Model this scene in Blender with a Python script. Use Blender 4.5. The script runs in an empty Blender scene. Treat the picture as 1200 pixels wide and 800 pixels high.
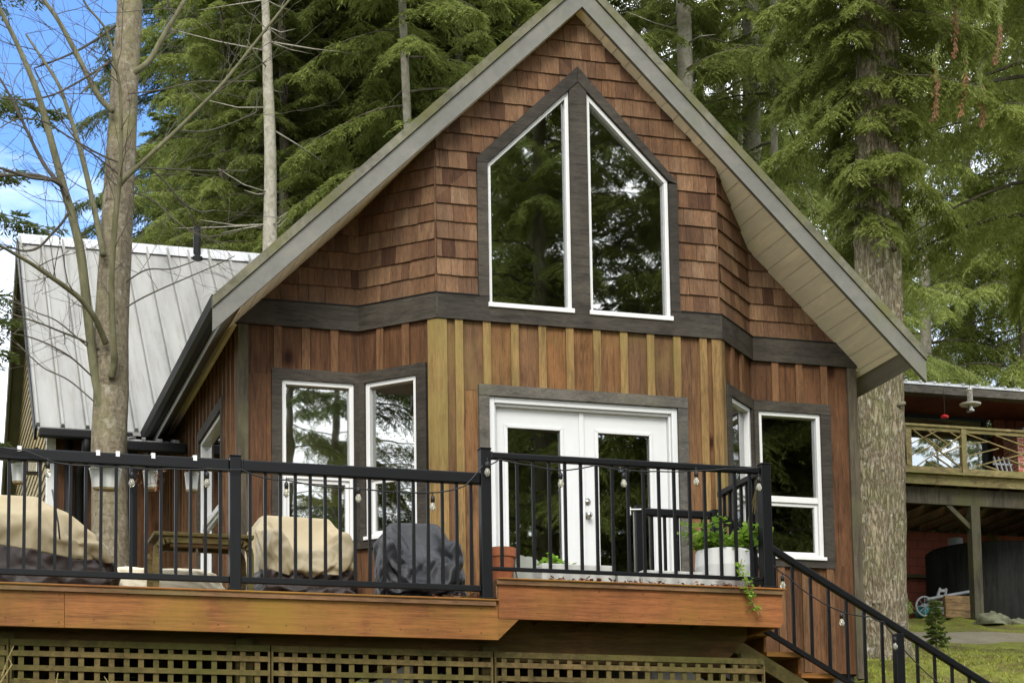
import bpy, math, random
import numpy as np
from mathutils import Vector, Matrix
random.seed(7)
SC = bpy.context.scene
COL = SC.collection
PI = math.pi

# ---------------------------------------------------------------- camera data
CAM = np.array([-6.2012, -18.2352, -3.3171]); YAW, PIT, ROL, FPX, PPY = 0.300864, 0.113449, -0.015378, 2400.0, 818.05
_s, _c = math.sin(YAW), math.cos(YAW)
_r = np.array([_c, -_s, 0]); _f = np.array([_s, _c, 0]); _u = np.array([0, 0, 1.0])
FW = _f * math.cos(PIT) + _u * math.sin(PIT)
_U = _u * math.cos(PIT) - _f * math.sin(PIT)
RT = _r * math.cos(ROL) + _U * math.sin(ROL)
UP = _U * math.cos(ROL) - _r * math.sin(ROL)
def at(px, py, Y):
    """world point on the vertical plane at depth Y behind a photo pixel (survey helper)"""
    d = FW + RT * (px - 600) / FPX + UP * (PPY - py) / FPX
    t = (Y - CAM[1]) / d[1]
    return CAM + d * t
def P3(px, py, Y):
    return tuple(at(px, py, Y))

# ---------------------------------------------------------------- mesh builder
class MB:
    def __init__(s): s.v = []; s.f = []; s.m = []; s.mi = 0; s.sm = False
    def add(s, vs, fs, smooth=None):
        o = len(s.v); s.v += [tuple(map(float, p)) for p in vs]
        for f in fs: s.f.append([o + i for i in f]); s.m.append(s.mi)
        return s
    def box(s, x0, x1, y0, y1, z0, z1):
        if x1 < x0: x0, x1 = x1, x0
        if y1 < y0: y0, y1 = y1, y0
        if z1 < z0: z0, z1 = z1, z0
        s.add([(x0,y0,z0),(x1,y0,z0),(x1,y1,z0),(x0,y1,z0),(x0,y0,z1),(x1,y0,z1),(x1,y1,z1),(x0,y1,z1)],
              [(0,3,2,1),(4,5,6,7),(0,1,5,4),(1,2,6,5),(2,3,7,6),(3,0,4,7)])
        return s
    def hexa(s, p):  # 8 corners, bottom ring then top ring
        s.add(p, [(0,3,2,1),(4,5,6,7),(0,1,5,4),(1,2,6,5),(2,3,7,6),(3,0,4,7)]); return s
    def beam(s, a, b, w, h, up=(0,0,1)):
        a = Vector(a); b = Vector(b); d = (b - a).normalized(); upv = Vector(up)
        sx = d.cross(upv)
        if sx.length < 1e-4: sx = d.cross(Vector((0,1,0)))
        sx.normalize(); uz = sx.cross(d).normalized()
        sx = sx * w / 2; uz = uz * h / 2
        s.hexa([a-sx-uz, a+sx-uz, b+sx-uz, b-sx-uz, a-sx+uz, a+sx+uz, b+sx+uz, b-sx+uz]); return s
    def tube(s, pts, rad, n=8, cap=True, prof=None):
        pts = [Vector(p) for p in pts]
        if not hasattr(rad, '__len__'): rad = [rad] * len(pts)
        vs = []; ref = None
        for i, p in enumerate(pts):
            a = pts[max(i-1, 0)]; b = pts[min(i+1, len(pts)-1)]
            d = (b - a).normalized()
            if ref is None: ref = d.orthogonal().normalized()
            ref = (ref - d * ref.dot(d))
            if ref.length < 1e-5: ref = d.orthogonal()
            ref.normalize(); bi = d.cross(ref)
            for k in range(n):
                t = 2 * PI * k / n
                rr = rad[i] * (prof(i, t) if prof else 1)
                vs.append(p + ref * math.cos(t) * rr + bi * math.sin(t) * rr)
        fs = []
        for i in range(len(pts)-1):
            for k in range(n):
                k2 = (k+1) % n
                fs.append((i*n+k, i*n+k2, (i+1)*n+k2, (i+1)*n+k))
        if cap:
            fs.append(tuple(range(n-1, -1, -1))); fs.append(tuple((len(pts)-1)*n + k for k in range(n)))
        s.add(vs, fs); return s
    def lathe(s, c, prof, n=24, ex=1, ey=1):
        """prof: list of (r, z); closed at both ends when r is 0"""
        vs = []; fs = []
        for r, z in prof:
            for k in range(n):
                t = 2*PI*k/n; vs.append((c[0]+r*ex*math.cos(t), c[1]+r*ey*math.sin(t), c[2]+z))
        for i in range(len(prof)-1):
            for k in range(n):
                k2 = (k+1) % n; fs.append((i*n+k, i*n+k2, (i+1)*n+k2, (i+1)*n+k))
        fs.append(tuple(range(n-1,-1,-1))); fs.append(tuple((len(prof)-1)*n+k for k in range(n)))
        s.add(vs, fs); return s
    def build(s, name, mat, parent=None, smooth=False, bevel=0):
        off = Vector((0,0,0))
        p = parent
        while p is not None: off += p.location; p = p.parent
        me = bpy.data.meshes.new(name)
        vs = [(a-off.x, b-off.y, c-off.z) for a, b, c in s.v]
        me.from_pydata(vs, [], s.f)
        ms = mat if isinstance(mat, (list, tuple)) else [mat]
        for m in ms: me.materials.append(m)
        if len(ms) > 1: me.polygons.foreach_set('material_index', s.m)
        me.validate()
        if smooth: me.polygons.foreach_set('use_smooth', [True]*len(me.polygons))
        me.update()
        o = bpy.data.objects.new(name, me); COL.objects.link(o)
        if parent is not None: o.parent = parent
        if bevel:
            b = o.modifiers.new('bevel', 'BEVEL'); b.width = bevel; b.segments = 2; b.limit_method = 'ANGLE'; b.angle_limit = math.radians(40)
        return o
def npmesh(name, verts, nside, mats, midx=None, smooth=False):
    """fast mesh of independent triangles or quads: verts (N*nside,3)"""
    me = bpy.data.meshes.new(name)
    n = len(verts); nf = n // nside
    me.vertices.add(n); me.vertices.foreach_set('co', np.asarray(verts, np.float32).ravel())
    me.loops.add(n); me.loops.foreach_set('vertex_index', np.arange(n, dtype=np.int32))
    me.polygons.add(nf)
    me.polygons.foreach_set('loop_start', np.arange(0, n, nside, dtype=np.int32))
    me.polygons.foreach_set('loop_total', np.full(nf, nside, np.int32))
    for m in mats: me.materials.append(m)
    if midx is not None: me.polygons.foreach_set('material_index', np.asarray(midx, np.int32))
    me.update(calc_edges=True)
    return me
def link(name, me, parent=None):
    o = bpy.data.objects.new(name, me); COL.objects.link(o)
    if parent is not None: o.parent = parent
    return o
def tag(o, label, cat, group=None, kind=None):
    if label: o['label'] = label
    if cat: o['category'] = cat
    if group: o['group'] = group
    if kind: o['kind'] = kind
    return o
def thing(name, label, cat, loc=(0,0,0), group=None):
    o = bpy.data.objects.new(name, None); COL.objects.link(o)
    o.empty_display_size = .2
    o.location = loc
    return tag(o, label, cat, group)

# ---------------------------------------------------------------- materials
def newmat(name):
    m = bpy.data.materials.new(name); m.use_nodes = True
    nt = m.node_tree; nt.nodes.clear()
    out = nt.nodes.new('ShaderNodeOutputMaterial'); bs = nt.nodes.new('ShaderNodeBsdfPrincipled')
    nt.links.new(bs.outputs[0], out.inputs[0])
    return m, nt, bs, out
def N(nt, t, **kw):
    n = nt.nodes.new(t)
    for k, v in kw.items():
        if k in n.inputs.keys(): n.inputs[k].default_value = v
        else: setattr(n, k, v)
    return n
def ramp(nt, fac, stops, interp='LINEAR'):
    r = nt.nodes.new('ShaderNodeValToRGB'); e = r.color_ramp.elements; r.color_ramp.interpolation = interp
    while len(e) < len(stops): e.new(.5)
    while len(e) > len(stops): e.remove(e[-1])
    for i, (p, c) in enumerate(stops):
        e[i].position = p; e[i].color = (*c, 1) if len(c) == 3 else c
    nt.links.new(fac, r.inputs[0]); return r.outputs[0]
def mixc(nt, fac, a, b, mode='MIX'):
    m = nt.nodes.new('ShaderNodeMix'); m.data_type = 'RGBA'; m.blend_type = mode
    def setin(sock, v):
        if hasattr(v, 'is_linked') or hasattr(v, 'links'): nt.links.new(v, sock)
        elif isinstance(v, (int, float)): sock.default_value = v
        else: sock.default_value = (*v, 1)
    setin(m.inputs[0], fac); setin(m.inputs[6], a); setin(m.inputs[7], b)
    return m.outputs[2]
def coords(nt, scale=(1,1,1), which='Object'):
    tc = nt.nodes.new('ShaderNodeTexCoord'); mp = nt.nodes.new('ShaderNodeMapping')
    mp.inputs['Scale'].default_value = scale
    nt.links.new(tc.outputs[which], mp.inputs[0]); return mp.outputs[0]
def noise(nt, vec, scale=1, detail=4, rough=.55, dist=0):
    n = N(nt, 'ShaderNodeTexNoise', Scale=scale, Detail=detail, Roughness=rough, Distortion=dist)
    nt.links.new(vec, n.inputs['Vector']); return n.outputs['Fac']
def bump(nt, bs, h, strength=.3, dist=.01):
    b = N(nt, 'ShaderNodeBump', Strength=strength, Distance=dist)
    nt.links.new(h, b.inputs['Height']); nt.links.new(b.outputs[0], bs.inputs['Normal'])
def island(nt):
    g = nt.nodes.new('ShaderNodeNewGeometry'); return g.outputs['Random Per Island']
TONE = .74      # all painted and timber colours sit a little under their first estimate
def plain(name, col, rough=.6, metal=0, var=.12, vs=3.0, bstr=0, spec=.3, bscale=60):
    m, nt, bs, out = newmat(name); col = tuple(x*TONE for x in col)
    f = noise(nt, coords(nt), vs, 5, .6)
    c = ramp(nt, f, [(.25, tuple(x*(1-var) for x in col)), (.75, tuple(min(1, x*(1+var)) for x in col))])
    nt.links.new(c, bs.inputs['Base Color'])
    bs.inputs['Roughness'].default_value = rough; bs.inputs['Metallic'].default_value = metal
    bs.inputs['Specular IOR Level'].default_value = spec
    if bstr: bump(nt, bs, noise(nt, coords(nt), bscale, 3), bstr, .004)
    return m
def wood(name, cols, grain=(9, 9, .7), rough=.72, knots=0.0, moss=None, mossamt=.5, bstr=.35, dark=.44, mscale=1.1, stain=1.0):
    """cols: per-board colours; grain: noise stretch; moss: colour of algae staining"""
    m, nt, bs, out = newmat(name)
    ri = island(nt)
    cols = [tuple(x*TONE for x in c) for c in cols]; moss = tuple(x*TONE for x in moss) if moss else None
    n = len(cols)
    base = ramp(nt, ri, [((i+.5)/n, c) for i, c in enumerate(cols)])
    v = coords(nt, grain)
    # every board gets its own grain by shifting the lookup
    add = N(nt, 'ShaderNodeVectorMath', operation='ADD'); nt.links.new(v, add.inputs[0])
    mul = N(nt, 'ShaderNodeMath', operation='MULTIPLY'); nt.links.new(ri, mul.inputs[0]); mul.inputs[1].default_value = 57.0
    nt.links.new(mul.outputs[0], add.inputs[1])
    g = noise(nt, add.outputs[0], 2.2, 7, .65, .8)
    gr = ramp(nt, g, [(.3, (dark,)*3), (.52, (1,1,1)), (.74, (1.28,1.23,1.15))])
    c = mixc(nt, 1.0, base, gr, 'MULTIPLY')
    fg = noise(nt, add.outputs[0], 11, 5, .75)      # fine fibre
    c = mixc(nt, 1.0, c, ramp(nt, fg, [(.32, tuple(1-.42*min(1,x) for x in (stain,)*3)), (.5, (1,1,1)), (.68, tuple(1+.22*x for x in (stain,)*3))]), 'MULTIPLY')
    big = noise(nt, coords(nt, (1,1,.6)), 1.6, 5, .65)
    c = mixc(nt, 1.0, c, ramp(nt, big, [(.3, tuple(1-x*stain for x in (.38,.40,.42))), (.68, tuple(1+x*stain for x in (.18,.15,.12)))]), 'MULTIPLY')
    if knots:
        vo = N(nt, 'ShaderNodeTexVoronoi', Scale=1.0); nt.links.new(coords(nt, (knots, knots, knots*.62)), vo.inputs['Vector'])
        k = ramp(nt, vo.outputs['Distance'], [(.06, (.20,.14,.11)), (.10, (.50,.38,.31)), (.19, (1,1,1))])
        c = mixc(nt, 1.0, c, k, 'MULTIPLY')
    if moss:
        mf = noise(nt, coords(nt), mscale, 5, .6)
        mfac = ramp(nt, mf, [(.62-mossamt*.35, (0,0,0)), (.86-mossamt*.25, (.85,.85,.85))])
        c = mixc(nt, mfac, c, moss)
    nt.links.new(c, bs.inputs['Base Color'])
    bs.inputs['Roughness'].default_value = rough; bs.inputs['Specular IOR Level'].default_value = .12
    bump(nt, bs, g, bstr, .006)
    return m
M = {}
M['cedar_red'] = wood('cedar red brown', [(.105,.050,.024),(.14,.068,.031),(.085,.042,.022),(.16,.08,.037),(.12,.06,.03)], knots=2.4)
M['cedar_batten'] = wood('cedar batten', [(.19,.098,.045),(.25,.135,.06),(.15,.08,.04),(.30,.17,.075)])
M['cedar_gold'] = wood('cedar weathered gold', [(.19,.098,.045),(.135,.078,.042),(.225,.112,.043),(.12,.072,.042),(.205,.108,.046),(.155,.085,.043)], knots=2.9, moss=(.20,.14,.045), mossamt=.28)
M['batten_gold'] = wood('batten weathered gold', [(.28,.175,.07),(.25,.16,.062),(.31,.19,.08)], moss=(.235,.185,.06), mossamt=.5)
SH = [(.075,.038,.022),(.24,.145,.082),(.135,.072,.04),(.185,.108,.062),(.105,.055,.031),(.215,.125,.07),(.155,.083,.046),(.165,.088,.045),(.235,.15,.09),(.12,.065,.038)]
M['shingle'] = wood('cedar shingle', SH, grain=(14,14,.9), rough=.8, bstr=.4, dark=.62)
M['char_trim'] = wood('charcoal stained trim', [(.058,.051,.041),(.070,.062,.050),(.049,.044,.036)], grain=(1.6,1.6,11), rough=.7, dark=.5)
M['grey_trim'] = wood('weathered grey trim', [(.115,.108,.092),(.14,.13,.11),(.10,.096,.085)], grain=(2.4,2.4,7), rough=.8, dark=.55, moss=(.13,.135,.06), mossamt=.25)
M['corner_trim'] = wood('weathered grey corner', [(.088,.074,.053),(.10,.085,.06)], grain=(10,10,.9), rough=.8, dark=.5, moss=(.11,.11,.055), mossamt=.3)
M['rake'] = wood('grey green rake paint', [(.180,.178,.158),(.188,.185,.165)], grain=(1,1,1), rough=.55, dark=.86, bstr=.08, stain=.25, moss=(.16,.165,.085), mossamt=.18)
M['rake_moss'] = wood('mossy rake edge', [(.185,.18,.145)], grain=(1,1,1), rough=.7, dark=.7, bstr=.25, moss=(.12,.12,.04), mossamt=.75, mscale=2.2)
M['soffit'] = wood('beige soffit', [(1.0,.90,.72),(1.02,.915,.735),(.98,.88,.70)], grain=(2,.4,2), rough=.6, dark=.92, bstr=.06, stain=.12)
M['deck_fascia'] = wood('stained deck fascia', [(.255,.106,.033),(.27,.112,.036),(.245,.102,.034)], grain=(.6,5,14), rough=.55, dark=.6, bstr=.25, moss=(.235,.145,.022), mossamt=.6, mscale=1.6)
M['deck_fascia_red'] = wood('redder deck fascia', [(.235,.090,.032),(.25,.097,.035)], grain=(.6,5,14), rough=.55, dark=.6, bstr=.25, moss=(.23,.125,.022), mossamt=.35, mscale=1.3)
M['deck_dark'] = wood('deck framing', [(.16,.085,.032),(.13,.07,.028)], grain=(.8,5,8), rough=.75, moss=(.10,.085,.02), mossamt=.6)
M['deck_board'] = wood('deck boards', [(.22,.12,.06),(.19,.105,.055),(.25,.14,.07)], grain=(.8,6,6), rough=.7, moss=(.14,.13,.05), mossamt=.3)
M['lattice'] = wood('mossy lattice', [(.115,.088,.035),(.135,.104,.042),(.095,.076,.028),(.16,.115,.05)], grain=(3,3,3), rough=.85, moss=(.085,.085,.02), mossamt=.55)
M['old_table'] = wood('weathered table wood', [(.19,.13,.05),(.22,.15,.06)], grain=(1,6,6), moss=(.12,.13,.035), mossamt=.7)
M['grey_post'] = wood('weathered post', [(.13,.115,.075),(.10,.09,.065)], grain=(9,9,.8), moss=(.11,.115,.04), mossamt=.5)
M['pt_wood'] = wood('greenish treated wood', [(.33,.26,.115),(.29,.24,.11),(.36,.285,.13)], grain=(2,2,4), moss=(.23,.22,.08), mossamt=.5)
M['box_wood'] = wood('planter box wood', [(.32,.21,.10),(.28,.19,.09)], grain=(1,6,6))
M['red_wall'] = wood('red board wall', [(.16,.045,.022),(.13,.037,.02),(.18,.055,.027)], grain=(9,9,.6))
M['white'] = plain('white vinyl', (.72,.72,.70), .35, var=.05)
M['white_door'] = plain('white door paint', (.66,.67,.66), .42, var=.04)
M['black_metal'] = plain('black powder coat', (.004,.0042,.0048), .45, var=.3, vs=9, spec=.16)
M['gutter'] = plain('black gutter', (.010,.0105,.010), .5, var=.3, spec=.15)
M['olive'] = plain('olive fascia', (.12,.12,.065), .6, var=.25, vs=4)
M['steel'] = plain('brushed steel', (.55,.54,.50), .3, 1)
M['dark_room'] = plain('interior wall', (.10,.085,.05), .9, var=.3)
M['ochre'] = plain('ochre painted wall', (.60,.44,.07), .8, var=.15)
M['room_floor'] = plain('interior floor', (.12,.08,.045), .7)
M['tan_siding'] = plain('tan lap siding', (.42,.33,.17), .7, var=.12)
M['terracotta'] = plain('terracotta', (.36,.115,.045), .75, var=.2, vs=8, bstr=.2)
M['stone_pot'] = plain('pale cement planter', (.50,.50,.46), .8, var=.14, vs=7, bstr=.25)
M['white_pot'] = plain('white glazed pot', (.60,.60,.58), .45, var=.06)
M['sage_pot'] = plain('sage grey stone slab', (.30,.315,.27), .8, var=.18, vs=6, bstr=.25)
M['bucket'] = plain('white bucket', (.70,.70,.66), .5, var=.08)
M['bucket_wood'] = plain('bucket base', (.36,.27,.13), .7, var=.2)
M['soil'] = plain('soil', (.04,.028,.018), .95, bstr=.5)
M['concrete'] = plain('foundation concrete', (.05,.047,.04), .9, bstr=.3)
M['wire'] = plain('black wire', (.012,.012,.012), .5)
M['feeder_white'] = plain('feeder white', (.75,.75,.70), .5, var=.05)
M['red_plastic'] = plain('red plastic', (.55,.02,.02), .35, var=.05)
M['teal'] = plain('teal plastic', (.03,.20,.20), .5)
M['alu'] = plain('pale metal pole', (.30,.31,.31), .5, .2)
M['tank'] = wood('dark stained tank', [(.030,.031,.029)], grain=(14,14,.5), rough=.85, dark=.35, moss=(.03,.03,.022), mossamt=.3)
M['stone'] = plain('mossy stone', (.17,.17,.10), .9, var=.4, vs=9, bstr=.5)
M['cover_grey'] = plain('charcoal fabric', (.016,.017,.019), .45, var=.25, vs=5, bstr=.25, bscale=25)
M['cover_tan'] = plain('tan fabric', (.37,.30,.175), .5, var=.12, vs=4, bstr=.25, bscale=25)
M['cover_brown'] = plain('brown fabric', (.036,.024,.019), .5, var=.3, vs=5, bstr=.25, bscale=25)
M['cream'] = plain('cream fabric', (.72,.64,.47), .65, var=.08, vs=4, bstr=.2, bscale=20)
def metal_roof(name, col):
    m, nt, bs, out = newmat(name)
    f = noise(nt, coords(nt, (2.2,.35,.35)), 2.0, 7, .65)
    c = ramp(nt, f, [(.3, tuple(x*.72 for x in col)), (.5, col), (.75, tuple(min(1, x*1.2) for x in col))])
    st = noise(nt, coords(nt, (10,.45,.45)), 1.6, 7, .75)
    c = mixc(nt, ramp(nt, st, [(.52,(0,0,0)),(.72,(.8,.8,.8))]), c, (.15,.14,.095))
    v = N(nt, 'ShaderNodeTexVoronoi', Scale=9.0); nt.links.new(coords(nt), v.inputs['Vector'])
    c = mixc(nt, ramp(nt, v.outputs['Distance'], [(.03,(.75,.75,.75)),(.07,(0,0,0))]), c, (.10,.10,.07))
    nt.links.new(c, bs.inputs['Base Color'])
    bs.inputs['Metallic'].default_value = .35; bs.inputs['Roughness'].default_value = .48
    return m
M['metal_roof'] = metal_roof('galvanised ribbed roof', (.245,.24,.222))
M['white_roof'] = metal_roof('pale ribbed roof', (.45,.46,.465))
def brick():
    m, nt, bs, out = newmat('red brick')
    b = N(nt, 'ShaderNodeTexBrick', Scale=1.0); b.inputs['Color1'].default_value=(.42,.12,.065,1); b.inputs['Color2'].default_value=(.34,.09,.05,1)
    b.inputs['Mortar'].default_value=(.48,.42,.35,1); b.inputs['Brick Width'].default_value=.21; b.inputs['Row Height'].default_value=.075; b.inputs['Mortar Size'].default_value=.008
    tc = nt.nodes.new('ShaderNodeTexCoord'); sp = nt.nodes.new('ShaderNodeSeparateXYZ'); cb = nt.nodes.new('ShaderNodeCombineXYZ')
    nt.links.new(tc.outputs['Object'], sp.inputs[0])
    ad = N(nt, 'ShaderNodeMath', operation='ADD'); nt.links.new(sp.outputs[0], ad.inputs[0]); nt.links.new(sp.outputs[1], ad.inputs[1])
    nt.links.new(ad.outputs[0], cb.inputs[0]); nt.links.new(sp.outputs[2], cb.inputs[1]); nt.links.new(cb.outputs[0], b.inputs['Vector'])
    nt.links.new(b.outputs[0], bs.inputs['Base Color']); bs.inputs['Roughness'].default_value=.9
    return m
M['brick'] = brick()
def block():
    m = brick(); m.name = 'red block wall'
    b = [n for n in m.node_tree.nodes if n.type == 'TEX_BRICK'][0]
    b.inputs['Color1'].default_value=(.26,.07,.038,1); b.inputs['Color2'].default_value=(.23,.062,.035,1); b.inputs['Mortar'].default_value=(.10,.032,.02,1)
    b.inputs['Brick Width'].default_value=.4; b.inputs['Row Height'].default_value=.2
    return m
M['block'] = block()
def glass(name, tint=(.9,.95,.92), refl=1.0):
    """thin window pane: mirror reflection by angle, the rest seen through"""
    m, nt, bs, out = newmat(name); nt.nodes.remove(bs)
    g = N(nt, 'ShaderNodeBsdfGlossy', Roughness=0.012); g.inputs[0].default_value=(1,1,1,1)
    nz = noise(nt, coords(nt), 1.3, 2); b = N(nt, 'ShaderNodeBump', Strength=.05, Distance=.02)
    nt.links.new(nz, b.inputs['Height']); nt.links.new(b.outputs[0], g.inputs['Normal'])
    t = nt.nodes.new('ShaderNodeBsdfTransparent'); t.inputs[0].default_value=(*tint,1)
    fr = N(nt, 'ShaderNodeFresnel', IOR=1.5)
    ma = N(nt, 'ShaderNodeMath', operation='MULTIPLY_ADD'); nt.links.new(fr.outputs[0], ma.inputs[0]); ma.inputs[1].default_value=1.6*refl; ma.inputs[2].default_value=.23*refl
    mx = nt.nodes.new('ShaderNodeMixShader'); nt.links.new(ma.outputs[0], mx.inputs[0]); nt.links.new(t.outputs[0], mx.inputs[1]); nt.links.new(g.outputs[0], mx.inputs[2])
    nt.links.new(mx.outputs[0], out.inputs[0]); return m
M['glass'] = glass('window glass', (.78,.80,.72))
def bulbglass():
    m, nt, bs, out = newmat('clear bulb glass')
    bs.inputs['Base Color'].default_value=(.85,.82,.68,1); bs.inputs['Roughness'].default_value=.08
    bs.inputs['Transmission Weight'].default_value=.8; bs.inputs['IOR'].default_value=1.3
    return m
M['bulb'] = bulbglass()
def bark(name, c1, c2, c3, sc=(7,7,1.3), bs_=.9, lich=.5):
    m, nt, bs, out = newmat(name)
    v = coords(nt, sc)
    n1 = noise(nt, v, 2.4, 8, .7, .6)
    n2 = noise(nt, coords(nt), 2.3, 6, .7)
    c = ramp(nt, n1, [(.32, c1), (.5, c2), (.72, c3)])
    c = mixc(nt, ramp(nt, n2, [(.52,(0,0,0)),(.72,(lich,)*3)]), c, (.17,.165,.085))
    n3 = noise(nt, coords(nt), 14, 4, .7)
    c = mixc(nt, ramp(nt, n3, [(.62,(0,0,0)),(.72,(lich,)*3)]), c, (.33,.32,.26))
    nt.links.new(c, bs.inputs['Base Color']); bs.inputs['Roughness'].default_value=.9; bs.inputs['Specular IOR Level'].default_value=.15
    bump(nt, bs, n1, bs_, .03); return m
def plated():
    m, nt, bs, out = newmat('plated fir bark')
    v = coords(nt, (1,1,.17)); dn = N(nt, 'ShaderNodeTexNoise', Scale=7.0, Detail=5, Roughness=.6); nt.links.new(v, dn.inputs['Vector'])
    ad = N(nt, 'ShaderNodeVectorMath', operation='MULTIPLY_ADD'); nt.links.new(dn.outputs['Color'], ad.inputs[0]); ad.inputs[1].default_value=(.30,.30,.20); nt.links.new(v, ad.inputs[2])
    vo = N(nt, 'ShaderNodeTexVoronoi', Scale=20.0, feature='DISTANCE_TO_EDGE'); nt.links.new(ad.outputs[0], vo.inputs['Vector'])
    vc = N(nt, 'ShaderNodeTexVoronoi', Scale=20.0); nt.links.new(ad.outputs[0], vc.inputs['Vector'])
    fine = noise(nt, coords(nt, (1,1,.5)), 30, 6, .75)
    c = ramp(nt, fine, [(.3,(.14,.115,.075)),(.5,(.225,.19,.13)),(.7,(.315,.28,.205))])
    sep = nt.nodes.new('ShaderNodeSeparateColor'); nt.links.new(vc.outputs['Color'], sep.inputs[0])
    c = mixc(nt, 1.0, c, ramp(nt, sep.outputs[0], [(0,(.82,.82,.82)),(1,(1.12,1.11,1.08))]), 'MULTIPLY')
    big = noise(nt, coords(nt), 1.7, 6, .7); c = mixc(nt, ramp(nt, big, [(.46,(0,0,0)),(.64,(.65,.65,.65))]), c, (.155,.16,.07))
    cr_ = ramp(nt, vo.outputs['Distance'], [(.0,(.42,.39,.35)),(.07,(.75,.73,.70)),(.2,(1,1,1))]); c = mixc(nt, 1.0, c, cr_, 'MULTIPLY')
    lich = noise(nt, coords(nt), 11, 5, .7); c = mixc(nt, ramp(nt, lich, [(.58,(0,0,0)),(.66,(.7,.7,.7))]), c, (.37,.36,.30))
    nt.links.new(c, bs.inputs['Base Color']); bs.inputs['Roughness'].default_value=.95; bs.inputs['Specular IOR Level'].default_value=.1
    h = N(nt, 'ShaderNodeMath', operation='MULTIPLY_ADD'); nt.links.new(fine, h.inputs[0]); h.inputs[1].default_value=.5; nt.links.new(ramp(nt, vo.outputs['Distance'], [(0,(0,0,0)),(.25,(1,1,1))]), h.inputs[2])
    bump(nt, bs, h.outputs[0], .8, .022); return m
M['bark_fir'] = plated()
def alder():
    m, nt, bs, out = newmat('alder bark'); v = coords(nt)
    f = noise(nt, coords(nt, (1,1,.55)), 26, 6, .75); l = noise(nt, v, 7, 6, .75, .4); h = noise(nt, coords(nt, (1.2,1.2,6)), 4.5, 5, .7, .5); g = noise(nt, v, 1.6, 4, .6)
    c = ramp(nt, f, [(.3,(.075,.060,.038)),(.5,(.145,.122,.082)),(.7,(.225,.195,.14))])
    c = mixc(nt, ramp(nt, h, [(.57,(0,0,0)),(.68,(.85,.85,.85))]), c, (.055,.042,.025))
    c = mixc(nt, ramp(nt, l, [(.55,(0,0,0)),(.64,(.75,.75,.75))]), c, (.28,.26,.205))
    c = mixc(nt, ramp(nt, g, [(.52,(0,0,0)),(.68,(.55,.55,.55))]), c, (.15,.145,.06))
    nt.links.new(c, bs.inputs['Base Color']); bs.inputs['Roughness'].default_value=.9; bs.inputs['Specular IOR Level'].default_value=.15
    bump(nt, bs, mixc(nt, .5, f, h), .9, .02); return m
M['bark_alder'] = alder()
M['bark_stem'] = bark('young stem bark', (.065,.062,.034), (.105,.10,.055), (.15,.142,.09), (5,5,1.5), .3, .25)
M['twig'] = plain('grey brown twig', (.085,.075,.052), .85, var=.3)
M['bark_pale'] = bark('pale bark', (.16,.145,.11), (.27,.25,.20), (.36,.34,.28), (5,5,4), .6, .75)
M['bark_forest'] = bark('forest bark', (.07,.06,.04), (.15,.13,.095), (.24,.22,.17), (5,5,1.2), .6, .4)
M['bark_dark'] = bark('bough bark', (.035,.03,.02), (.07,.06,.04), (.12,.11,.08), (5,5,1.2), .3, .2)
def foliage(name, cols, trans=.35, tcol=(.12,.17,.03)):
    m, nt, bs, out = newmat(name)
    ri = island(nt)
    oi = nt.nodes.new('ShaderNodeObjectInfo')
    nz = noise(nt, coords(nt), .9, 3, .6)
    ad = N(nt, 'ShaderNodeMath', operation='MULTIPLY_ADD'); nt.links.new(ri, ad.inputs[0]); ad.inputs[1].default_value=.35
    nt.links.new(nz, ad.inputs[2])
    sub = N(nt, 'ShaderNodeMath', operation='SUBTRACT'); nt.links.new(ad.outputs[0], sub.inputs[0]); sub.inputs[1].default_value=.17
    n = len(cols); c = ramp(nt, sub.outputs[0], [(.25+.5*i/(n-1), q) for i, q in enumerate(cols)])
    hs = nt.nodes.new('ShaderNodeHueSaturation'); nt.links.new(c, hs.inputs['Color'])
    mr = N(nt, 'ShaderNodeMapRange'); nt.links.new(oi.outputs['Random'], mr.inputs[0]); mr.inputs[3].default_value=.75; mr.inputs[4].default_value=1.25
    nt.links.new(mr.outputs[0], hs.inputs['Value'])
    nt.links.new(hs.outputs[0], bs.inputs['Base Color']); bs.inputs['Roughness'].default_value=.6; bs.inputs['Specular IOR Level'].default_value=.25
    tr = nt.nodes.new('ShaderNodeBsdfTranslucent'); nt.links.new(mixc(nt, .6, hs.outputs[0], tcol), tr.inputs[0])
    mx = nt.nodes.new('ShaderNodeMixShader'); mx.inputs[0].default_value=trans
    nt.links.new(bs.outputs[0], mx.inputs[1]); nt.links.new(tr.outputs[0], mx.inputs[2]); nt.links.new(mx.outputs[0], out.inputs[0])
    return m
M['fir'] = foliage('fir needles', [(.13,.16,.042),(.19,.225,.056),(.25,.285,.075)], .52, (.20,.24,.06))
M['fir_dark'] = foliage('dark fir needles', [(.10,.135,.05),(.145,.18,.06),(.195,.23,.075)], .5, (.12,.16,.05))
M['cedar'] = foliage('cedar fronds', [(.145,.175,.040),(.205,.24,.055),(.265,.30,.08)], .52, (.21,.25,.05))
M['young'] = foliage('young fir needles', [(.12,.17,.04),(.17,.23,.05),(.22,.28,.07)], .4)
M['leafy'] = foliage('herb leaves', [(.10,.20,.02),(.17,.30,.03),(.24,.38,.05)], .4, (.25,.4,.05))
M['dead'] = foliage('dead fronds', [(.12,.052,.022),(.17,.075,.033),(.22,.105,.048)], .25, (.25,.1,.03))
M['dead_leaf'] = foliage('fallen leaves', [(.10,.035,.02),(.19,.07,.035),(.28,.14,.08)], .1, (.2,.08,.04))
M['moss_tuft'] = foliage('moss', [(.13,.145,.018),(.19,.215,.026),(.27,.29,.045)], .25, (.2,.25,.02))
SKYLOC = (0.0, 0.0, 0.0); EXPO = 1.16
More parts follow.
